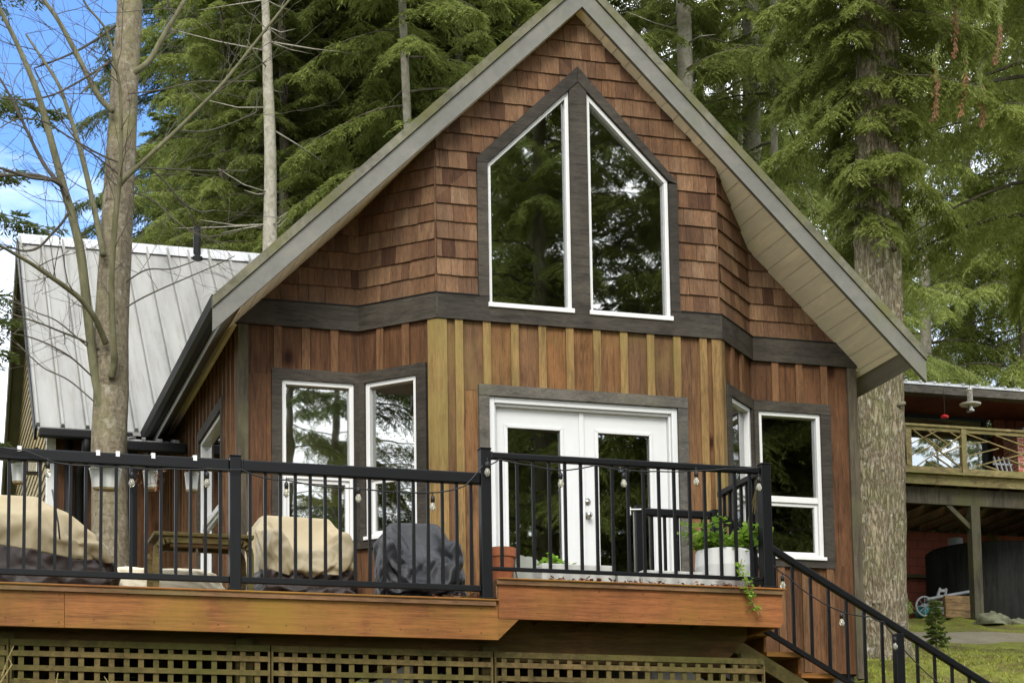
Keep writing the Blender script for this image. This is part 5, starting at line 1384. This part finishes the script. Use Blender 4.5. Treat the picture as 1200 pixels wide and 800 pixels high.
# ---------------------------------------------------------------- conifers
def conifer_mesh(seed, H, base, R, nb, kind='fir', blade=(.115,.013), mats=None, az=None, top_pow=.85, gap=.13, lmin=.35, wr=.011, tw=1.0):
    """returns (crown mesh): drooping boughs as thin wood plus needle sprays"""
    rg = np.random.default_rng(seed)
    leafP = []; leafD = []; leafS = []
    wood_ = MB()
    for i in range(nb):
        f = ((i+rg.uniform(0,1))/nb)
        h = base + (H-base)*f**1.05; L = (R*(1-f)**top_pow*rg.uniform(.65,1.15)+lmin)
        a = i*2.399963 + rg.normal(0,.35)
        if az is not None:
            L *= az(a % (2*PI), f)
            if L < .05: continue
        el = {'fir': .12+.45*f, 'cedar': .18+.3*f, 'hem': .05+.4*f}[kind] + rg.normal(0,.10)
        dr = {'fir': .38, 'cedar': .75, 'hem': .55}[kind]*rg.uniform(.7,1.3)*(1-.6*f)
        up = {'fir': .14, 'cedar': .32, 'hem': .02}[kind]
        ca, sa = math.cos(a), math.sin(a); ns = 9
        s = np.linspace(0, 1, ns)
        wob = np.cumsum(rg.normal(0,.03,ns))
        axx = np.stack([L*s*ca - wob*sa*L*.5, L*s*sa + wob*ca*L*.5, h + L*(el*s - dr*s**2 + up*s**3)], 1)
        wood_.tube([tuple(p) for p in axx], [max(.004, wr*L*(1-.9*q)) for q in s], 4, cap=False)
        # twigs along the bough
        nt_ = int(L/gap)+2
        for sd in (-1, 1):
            ss = (np.arange(nt_)+rg.uniform(0,1,nt_))/nt_; ss = ss[ss > .13]
            idx = ss*(ns-1); i0 = np.minimum(idx.astype(int), ns-2); fr = (idx-i0)[:,None]
            p0 = axx[i0]*(1-fr)+axx[i0+1]*fr; t = axx[i0+1]-axx[i0]; t /= np.linalg.norm(t,axis=1)[:,None]
            side = np.stack([-sa*np.ones(len(ss)), ca*np.ones(len(ss)), np.zeros(len(ss))],1)*sd
            an = rg.uniform(.7,1.15,len(ss))[:,None]
            d = t*np.cos(an)+side*np.sin(an)
            dz = {'fir': -.28, 'cedar': -.75, 'hem': -.60}[kind]
            d[:,2] += dz + rg.normal(0,.14,len(ss)); d /= np.linalg.norm(d,axis=1)[:,None]
            tl = tw*(.26+.36*np.minimum(1,L/2.5))*(1.15-.70*ss)*rg.uniform(.5,1.3,len(ss))*(1.4 if kind!='fir' else 1.2)
            leafP.append(p0); leafD.append(d); leafS.append(tl)
    if not leafP: raise RuntimeError
    P = np.concatenate(leafP); D = np.concatenate(leafD); S = np.concatenate(leafS)
    # side twigs
    upv = np.array([0,0,1.0]); sv = np.cross(D, upv); sv /= np.linalg.norm(sv,axis=1)[:,None]+1e-9
    P2, D2, S2 = [P], [D], [S]
    for fr_, sg_ in ((.25,-1),(.45,1),(.68,-1)):
        an = rg.uniform(.5,.9,len(P))[:,None]
        d2 = D*np.cos(an)+sg_*sv*np.sin(an); d2[:,2] += rg.normal(-.12,.15,len(P)); d2 /= np.linalg.norm(d2,axis=1)[:,None]
        P2.append(P+D*(S*fr_)[:,None]); D2.append(d2); S2.append(S*(.75-.45*fr_)*rg.uniform(.7,1.2,len(P)))
    P = np.concatenate(P2); D = np.concatenate(D2); S = np.concatenate(S2)
    # blades along each twig
    nbl = 8
    k = np.arange(nbl)
    tt = (k+.5)/nbl
    droop = {'fir': .10, 'cedar': .35, 'hem': .30}[kind]
    pos = P[:,None,:] + D[:,None,:]*(S[:,None]*tt)[:,:,None]
    pos[:,:,2] -= droop*(S[:,None]*tt**2)
    up = np.array([0,0,1.0]); sd = np.cross(D, up); sd /= np.linalg.norm(sd,axis=1)[:,None]+1e-9
    tris = []
    bl, bw = blade
    for sgn in (-1, 1):
        an = rg.uniform(.45,.95,(len(P),nbl))
        dd = D[:,None,:]*np.cos(an)[:,:,None] + sgn*sd[:,None,:]*np.sin(an)[:,:,None]
        dd[:,:,2] += rg.normal({'fir':0,'cedar':-.35,'hem':-.2}[kind], .22,(len(P),nbl))
        LL = bl*rg.uniform(.7,1.35,(len(P),nbl))*(1.2-.6*tt)[None,:]
        w = np.cross(dd, up); w = w/(np.linalg.norm(w,axis=2,keepdims=True)+1e-9); w = w*np.cos(.6)+up*np.sin(.6)*rg.choice([-1,1],(len(P),nbl))[:,:,None]
        tip = pos+dd*LL[:,:,None]; mid = pos+dd*(LL*.35)[:,:,None]
        tris.append(np.stack([pos, mid+w*bw, tip, mid-w*bw], 2).reshape(-1,3))
    V = np.concatenate(tris)
    # wood as quads too
    wv = np.array(wood_.v); W = np.array([wv[f] for f in wood_.f]).reshape(-1,3)
    nl = len(V)//4
    # dead twigs low on the trunk
    mid = np.zeros(nl+len(W)//4, np.int32); mid[nl:] = 1
    return npmesh('crown', np.concatenate([V, W]), 4, mats, mid)
def trunk_mesh(seed, H, r, mat, n=14, lean=0):
    rg = random.Random(seed); mb = MB(); m_ = 26
    pts = [(lean*(H*i/m_)+.05*math.sin(i*.6+seed), .05*math.sin(i*.5+2*seed), -1.2+(H+1.2)*i/m_) for i in range(m_+1)]
    mb.tube(pts, [max(.02, r*(1-.92*(i/m_)**1.15))*(1.25 if i == 0 else 1) for i in range(m_+1)], n, prof=lambda i, t: 1+.05*math.sin(4*t+i)+.04*math.sin(7*t-2*i))
    # dead snags
    for k in range(16):
        z = rg.uniform(.15,.7)*H; a = rg.uniform(0, 2*PI); L = rg.uniform(.3,1.3); i = int((z+1.2)/(H+1.2)*m_)
        p = Vector((pts[i][0], pts[i][1], z)); d = Vector((math.cos(a), math.sin(a), rg.uniform(-.2,.25)))
        mb.tube([p, p+d*L*.5+Vector((0,0,-.02)), p+d*L+Vector((0,0,rg.uniform(-.15,.1)))], [.018,.012,.004], 5)
    me = bpy.data.meshes.new('trunk'); me.from_pydata(mb.v, [], mb.f); me.materials.append(mat); me.polygons.foreach_set('use_smooth', [True]*len(me.polygons)); me.update(); return me
FM = [M['fir'], M['bark_dark']]; DM = [M['fir_dark'], M['bark_dark']]; CM = [M['cedar'], M['bark_dark']]
PROTO = {
 'fir_a': (conifer_mesh(1, 26, 2.0, 3.6, 210, 'fir', mats=FM), trunk_mesh(1, 26, .26, M['bark_forest'])),
 'fir_b': (conifer_mesh(2, 23, 1.2, 3.3, 200, 'hem', mats=FM), trunk_mesh(2, 23, .22, M['bark_forest'])),
 'fir_c': (conifer_mesh(3, 28, 2.5, 3.4, 220, 'fir', mats=DM), trunk_mesh(3, 28, .28, M['bark_forest'])),
 'cedar': (conifer_mesh(4, 22, 1.0, 3.2, 200, 'cedar', mats=CM), trunk_mesh(4, 22, .25, M['bark_forest'])),
 'dark_hem': (conifer_mesh(5, 24, 1.2, 3.6, 210, 'hem', mats=DM), trunk_mesh(5, 24, .24, M['bark_forest'])),
 'airy': (conifer_mesh(7, 24, 2.0, 3.2, 95, 'hem', mats=FM, gap=.16), trunk_mesh(7, 24, .2, M['bark_pale'])),
 'airy_cedar': (conifer_mesh(8, 24, 2.0, 3.0, 85, 'cedar', mats=CM, gap=.16), trunk_mesh(8, 24, .18, M['bark_pale'])),
 'sparse': (conifer_mesh(6, 22, 4.0, 3.0, 60, 'hem', mats=DM, gap=.25), trunk_mesh(6, 22, .2, M['bark_forest'])),
}
def tree(kind, px, Y, sc=1.0, rot=None, label=None, name='conifer_tree', x=None, dz=0, group='conifers of the forest behind the house'):
    c, t = PROTO[kind]
    X = at(px, 400, Y)[0] if x is None else x
    r = thing(name, label or 'tall green conifer standing among others in the forest beyond the roofs', 'tree', (X, Y, gz(X, Y)+dz), group)
    r.rotation_euler.z = random.uniform(0, 6.28) if rot is None else rot; r.scale = (sc, sc, sc*random.uniform(.95,1.08))
    link('trunk', t, r); link('crown', c, r); return r
# first row, told apart
FOREST = [
 ('fir_b', 262, 14.5, .72), ('dark_hem', 245, 18.5, .85), ('fir_a', 345, 18.5, .95), ('cedar', 392, 13.5, .75), ('fir_b', 440, 15.0, .95), ('cedar', 505, 18, 1.0), ('fir_b', 575, 14.5, .8), ('cedar', 640, 18, .9),
 ('fir_b', 715, 18, .9), ('airy_cedar', 775, 18.5, .9), ('airy', 850, 20, .95), ('airy_cedar', 872, 17, .8), ('airy', 985, 24, 1.05), ('airy', 1085, 27.5, 1.05), ('airy_cedar', 1140, 30, 1.2), ('fir_b', 1205, 27, 1.1),
 ('fir_b', 540, 13.0, .7), ('cedar', 612, 13.6, .75), ('fir_b', 332, 13.2, .68), ('dark_hem', 395, 31, 1.1), ('fir_b', 470, 29, 1.1), ('fir_a', 545, 33, 1.1), ('fir_b', 630, 32, 1.1), ('airy_cedar', 910, 40, 1.2), ('airy', 1050, 44, 1.2), ('cedar', 1290, 40, 1.3),
 ('fir_a', 330, 40, 1.2),
]
random.seed(21)
for k, px, Y, sc in FOREST: tree(k, px, Y, sc)
# trees that stand out
t = thing('pale_tree', 'slender pale straight trunk rising behind the left slope of the house roof', 'tree', (-.9, 10.6, gz(-.9, 10.6)))
X = t.location.x; mb = MB(); z0 = t.location.z
pp = [P3(316,330,10.6), P3(317,250,10.6), P3(316,150,10.6), P3(313,60,10.6), P3(311,0,10.6)]
top = np.array(pp[-1]); bot = np.array(pp[0]); bot2 = bot.copy(); bot2[2] = z0-.5; bot2[0] += .02
pts = [tuple(bot2)] + pp + [tuple(top+np.array([-.15,.05,4])), tuple(top+np.array([-.2,.1,9]))]
pts = smooth_path(pts, 4); mb.tube(pts, list(np.linspace(.125,.03,len(pts))), 14, prof=lambda i, a: 1+.05*math.sin(3*a+i))
for k in range(26):
    i = rg.randrange(6, len(pts)-2); a = rg.uniform(0, 2*PI); L = rg.uniform(.3,1.5); p = np.array(pts[i]); d = np.array([math.cos(a), math.sin(a)*.5, rg.uniform(-.15,.2)])
    mb.tube([p, p+d*L*.5+np.array([0,0,-.03]), p+d*L+np.array([0,0,rg.uniform(-.1,.12)])], [.014,.010,.004], 5)
mb.build('trunk', M['bark_pale'], t, smooth=True)
cm = conifer_mesh(40, 16, 10.5, 1.6, 40, 'fir', mats=FM); o = link('crown', cm, t); o.location = (.4, 0, 0)
def bare_trunk(px, py, Y, r, label, mat, H=26, crown=None):
    p = at(px, py, Y); t = thing('forest_tree', label, 'tree', (p[0], Y, gz(p[0], Y)))
    link('trunk', trunk_mesh(int(px), H, r, M[mat]), t)
    link('crown', PROTO[crown][0] if crown else conifer_mesh(int(px), H, 7.2, 2.0, 75, 'hem', mats=FM, gap=.16, tw=.9), t); return t
bare_trunk(475, 100, 10.8, .09, 'thin trunk showing between boughs above the left rake of the roof', 'bark_pale')
bare_trunk(800, 60, 12.0, .19, 'grey mottled trunk rising just right of the roof peak', 'bark_pale')
bare_trunk(880, 130, 13.0, .22, 'stout lichen spotted trunk behind the right slope of the roof', 'bark_pale')
bare_trunk(910, 130, 12.2, .085, 'thin pale trunk close beside the stout lichen spotted trunk', 'bark_pale')
# the great fir by the house corner: two stems grown together
bg = thing('great_fir', 'massive rough barked fir trunk standing beside the right corner of the house', 'tree', (5.4, 4, gz(5.4, 4)))
pts = [P3(1033,800,4), P3(1032,772,4), P3(1031,745,4), P3(1031,690,4), P3(1031,560,4), P3(1030,440,4), P3(1029,300,4), P3(1029,200,4), P3(1029,80,4), P3(1028,-40,4)]
pts += [(pts[-1][0]+.1, 4, pts[-1][2]+4), (pts[-1][0]+.1, 4, pts[-1][2]+9), (pts[-1][0]+.1, 4, pts[-1][2]+15)]
rad = [.50,.40,.325,.295,.285,.275,.265,.262,.25,.235,.19,.12,.03]
PP = smooth_path(pts, 12); RR = np.interp(np.linspace(0,len(pts)-1,len(PP)), np.arange(len(pts)), rad)
vs = []; fs = []; n = 96; hr = np.random.default_rng(9)
tex = hr.uniform(0, 6.28, (8,))
for i, p in enumerate(PP):
    z = p[2]
    for k in range(n):
        a = 2*PI*k/n; r = RR[i]
        two = max(abs(math.cos(a-.35))*.36 + math.sqrt(max(0, 1-(.36*math.sin(a-.35))**2))*.82, .8)
        fu = 1 + .030*math.sin(17*a+1.7*math.sin(z*2.1)+tex[0]) + .022*math.sin(29*a+2.3*math.sin(z*3.7+a)+tex[1]) + .016*math.sin(z*9+5*a+tex[2])*math.sin(41*a+tex[3]) + hr.normal(0,.010)
        if i < 20: fu *= 1+.10*math.sin(5*a+tex[4])*(1-i/20)
        vs.append((p[0]+r*two*fu*math.cos(a), p[1]+r*two*fu*math.sin(a), z))
for i in range(len(PP)-1):
    for k in range(n): fs.append((i*n+k, i*n+(k+1)%n, (i+1)*n+(k+1)%n, (i+1)*n+k))
mb = MB(); mb.add(vs, fs); tk_ = mb.build('trunk', M['bark_fir'], bg, smooth=True)
for k in range(22):      # broken branch stubs
    mb = MB(); i = rg.randrange(24, 86); a = rg.uniform(PI, 2*PI); p = np.array(PP[i]); d = np.array([math.cos(a), math.sin(a), .15]); r = RR[i]
    mb.tube([p+d*r*.8, p+d*(r*1.06+rg.uniform(.01,.05))], [.035,.022], 8); mb.build('branch_stub', M['bark_forest'], bg, smooth=True)
azok = lambda a, f: (.5 + .5*(.5+.5*math.cos(a-.5))) * (1 if f > .14 else (.25+.9*((a*7.3+f*91) % 1)**2))   # shorter boughs on the house side
cm = conifer_mesh(60, 24, 5.2, 2.1, 250, 'hem', blade=(.085,.011), mats=[M['cedar'], M['bark_dark']], az=azok, gap=.085); o = link('crown', cm, bg); o.location = (.08, 0, .3)
# weeping boughs from a cedar outside the right edge
cd = thing('weeping_cedar', 'cedar with long weeping fronds and brown dead tips hanging in at the upper right', 'tree', (9.6, 6.0, gz(9.6, 6.0)))
link('trunk', trunk_mesh(70, 22, .30, M['bark_fir']), cd)
az2 = lambda a, f: True
cm = conifer_mesh(71, 22, 6.2, 3.2, 85, 'cedar', blade=(.085,.011), mats=[M['cedar'], M['bark_dark']], gap=.08); link('crown', cm, cd)
for px, py, ln_ in ((1118,42,44),(1094,118,40),(1125,112,44),(1150,132,28),(1166,60,26)):
    Yd = 2.9; vs = []; mi = []; rgd = np.random.default_rng(px)
    tip = at(px, py+ln_*.5, Yd); top = at(px+rgd.uniform(-8,8), py-ln_*.5-45, Yd+.25); up_ = at(px+30, py-ln_*.5-75, Yd+.9)
    spine = smooth_path([up_, top, (top+tip)/2+np.array([.03,0,0]), tip], 10); n_s = len(spine)
    for i, s_ in enumerate(spine):
        f = i/(n_s-1)
        for k in range(7):
            L = rgd.uniform(.05,.13)*(1.15-.55*f); d = np.array([rgd.normal(0,.45), rgd.normal(0,.35), -1+.3*rgd.normal()]); d /= np.linalg.norm(d)
            e = np.cross(d, [rgd.normal(0,.4),1,0]); e = e/np.linalg.norm(e)*.009; c = s_+rgd.normal(0,.014,3)
            vs += [c, c+d*L*.4+e, c+d*L, c+d*L*.4-e]; mi.append(0 if f > .60+rgd.normal(0,.05) else 2)
    wmb = MB(); wmb.tube([tuple(s_) for s_ in spine], list(np.linspace(.010,.002,n_s)), 4, cap=False); wv = np.array(wmb.v)
    for f in wmb.f: vs += [q for q in wv[list(f)]]; mi.append(1)
    link('dead_frond', npmesh('dead_frond', np.array(vs)-np.array(cd.location), 4, [M['dead'], M['bark_dark'], M['cedar']], mi), cd)
# fir sprigs hanging in at the far left
lf = thing('left_fir', 'dark fir at the left edge with only its thin outer sprigs against the blue sky', 'tree', (-6.9, 9.5, gz(-6.9, 9.5)))
link('trunk', trunk_mesh(81, 24, .25, M['bark_forest']), lf)
link('crown', conifer_mesh(80, 24, 3.0, 3.0, 90, 'fir', mats=DM, gap=.16), lf)
# sapling
SX = float(at(1097,750,11.5)[0])
sp = thing('fir_sapling', 'little green fir sapling growing on the moss below the gravel path', 'sapling', (SX, 11.5, gz(SX, 11.5)))
sm = conifer_mesh(90, .80, .05, .20, 36, 'fir', blade=(.035,.007), mats=[M['young'], M['bark_forest']], gap=.05, top_pow=.8, lmin=.03, tw=.28); link('crown', sm, sp)
mb = MB(); mb.tube([(SX,11.5,sp.location.z-.1),(SX,11.5,sp.location.z+.4),(SX+.01,11.5,sp.location.z+.78)], [.016,.010,.003], 6); mb.build('trunk', M['bark_forest'], sp)
# the forest across the clearing, seen mirrored in the panes
random.seed(5)
for k, x, y, sc in (('sparse',2.6,-27,1.00),('fir_b',7.4,-24,1.32),('fir_c',9.5,-28,1.32),('cedar',12,-22,1.52),('fir_b',14.6,-22.5,1.58),('fir_a',14.5,-28,1.39),('dark_hem',17,-24,1.32),('fir_b',19.5,-28,1.45),('fir_c',22.5,-25,1.32),('fir_a',26,-28,1.45),
                    ('sparse',5.0,-33,1.1),('fir_c',8,-37,1.2),('fir_b',11,-37,1.2),('dark_hem',16,-36,1.2),('fir_a',21,-37,1.2),('fir_c',27,-37,1.2),('cedar',32,-32,1.2),('airy',35,-14,1.0),('sparse',39,-18,1.1),('airy_cedar',43,-22,1.45),
                    ('fir_b',-19,-8,.9),('fir_a',-22,-15,1),('dark_hem',-19,-3,.9),('fir_c',-24,-9,1.0),('cedar',-22,2,1)):
    tree(k, 0, y, sc, x=x, label='conifer across the clearing seen only as a reflection in the window panes', group='conifers mirrored in the windows')

# ---------------------------------------------------------------- sky, sun, camera
SUN_EL, SUN_AZ = math.radians(38), math.radians(202)     # azimuth: direction the light comes from, clockwise from +Y
w = bpy.data.worlds.new('World'); SC.world = w; w.use_nodes = True; nt = w.node_tree; nt.nodes.clear()
out = nt.nodes.new('ShaderNodeOutputWorld'); bg_ = nt.nodes.new('ShaderNodeBackground')
sky = nt.nodes.new('ShaderNodeTexSky'); sky.sky_type = 'NISHITA'; sky.sun_disc = False; sky.sun_elevation = SUN_EL; sky.sun_rotation = SUN_AZ
sky.air_density = 1.0; sky.dust_density = .6; sky.ozone_density = 2.0
tc = nt.nodes.new('ShaderNodeTexCoord'); mp = nt.nodes.new('ShaderNodeMapping'); mp.inputs['Scale'].default_value = (1,1,2.2); mp.inputs['Location'].default_value = SKYLOC
nt.links.new(tc.outputs['Generated'], mp.inputs[0])
nz = N(nt, 'ShaderNodeTexNoise', Scale=2.6, Detail=9, Roughness=.58, Distortion=.3); nt.links.new(mp.outputs[0], nz.inputs['Vector'])
dp = N(nt, 'ShaderNodeVectorMath', operation='DOT_PRODUCT'); nt.links.new(tc.outputs['Generated'], dp.inputs[0]); dp.inputs[1].default_value = tuple(Vector(at(60,-140,60)-CAM).normalized())
mr = N(nt, 'ShaderNodeMapRange'); nt.links.new(dp.outputs['Value'], mr.inputs[0]); mr.inputs[1].default_value = .970; mr.inputs[2].default_value = .994; mr.inputs[3].default_value = 0; mr.inputs[4].default_value = .34
sb = N(nt, 'ShaderNodeMath', operation='SUBTRACT'); nt.links.new(nz.outputs['Fac'], sb.inputs[0]); nt.links.new(mr.outputs[0], sb.inputs[1])
cl = ramp(nt, sb.outputs[0], [(.26,(0,0,0)),(.50,(1,1,1))])
mx = mixc(nt, cl, mixc(nt, 1.0, sky.outputs[0], (.50,.66,.90), 'MULTIPLY'), (8.6,8.9,9.3))
nt.links.new(mx, bg_.inputs[0]); bg_.inputs[1].default_value = .15; nt.links.new(bg_.outputs[0], out.inputs[0])
sd = bpy.data.lights.new('sun', 'SUN'); sd.energy = 1.7; sd.angle = math.radians(24); sd.color = (1,.95,.87)
so = bpy.data.objects.new('sun', sd); COL.objects.link(so)
dirv = Vector((math.sin(SUN_AZ)*math.cos(SUN_EL), math.cos(SUN_AZ)*math.cos(SUN_EL), math.sin(SUN_EL)))
so.rotation_euler = dirv.to_track_quat('Z', 'Y').to_euler(); so.location = (0,-20,30)
cd_ = bpy.data.cameras.new('camera'); co = bpy.data.objects.new('camera', cd_); COL.objects.link(co)
cd_.sensor_fit = 'HORIZONTAL'; cd_.sensor_width = 36; cd_.lens = FPX/1200*36; cd_.shift_y = (PPY-400)/1200; cd_.clip_start = .1; cd_.clip_end = 2000
mat_ = Matrix(((RT[0], UP[0], -FW[0], CAM[0]), (RT[1], UP[1], -FW[1], CAM[1]), (RT[2], UP[2], -FW[2], CAM[2]), (0,0,0,1)))
co.matrix_world = mat_
SC.camera = co
SC.view_settings.view_transform = 'Standard'; SC.view_settings.look = 'None'; SC.view_settings.gamma = 1; SC.view_settings.exposure = EXPO
SC.render.engine = 'CYCLES'
cy = SC.cycles; cy.use_denoising = True; cy.max_bounces = 8; cy.diffuse_bounces = 5; cy.glossy_bounces = 3; cy.transmission_bounces = 4; cy.transparent_max_bounces = 8; cy.caustics_reflective = False; cy.caustics_refractive = False
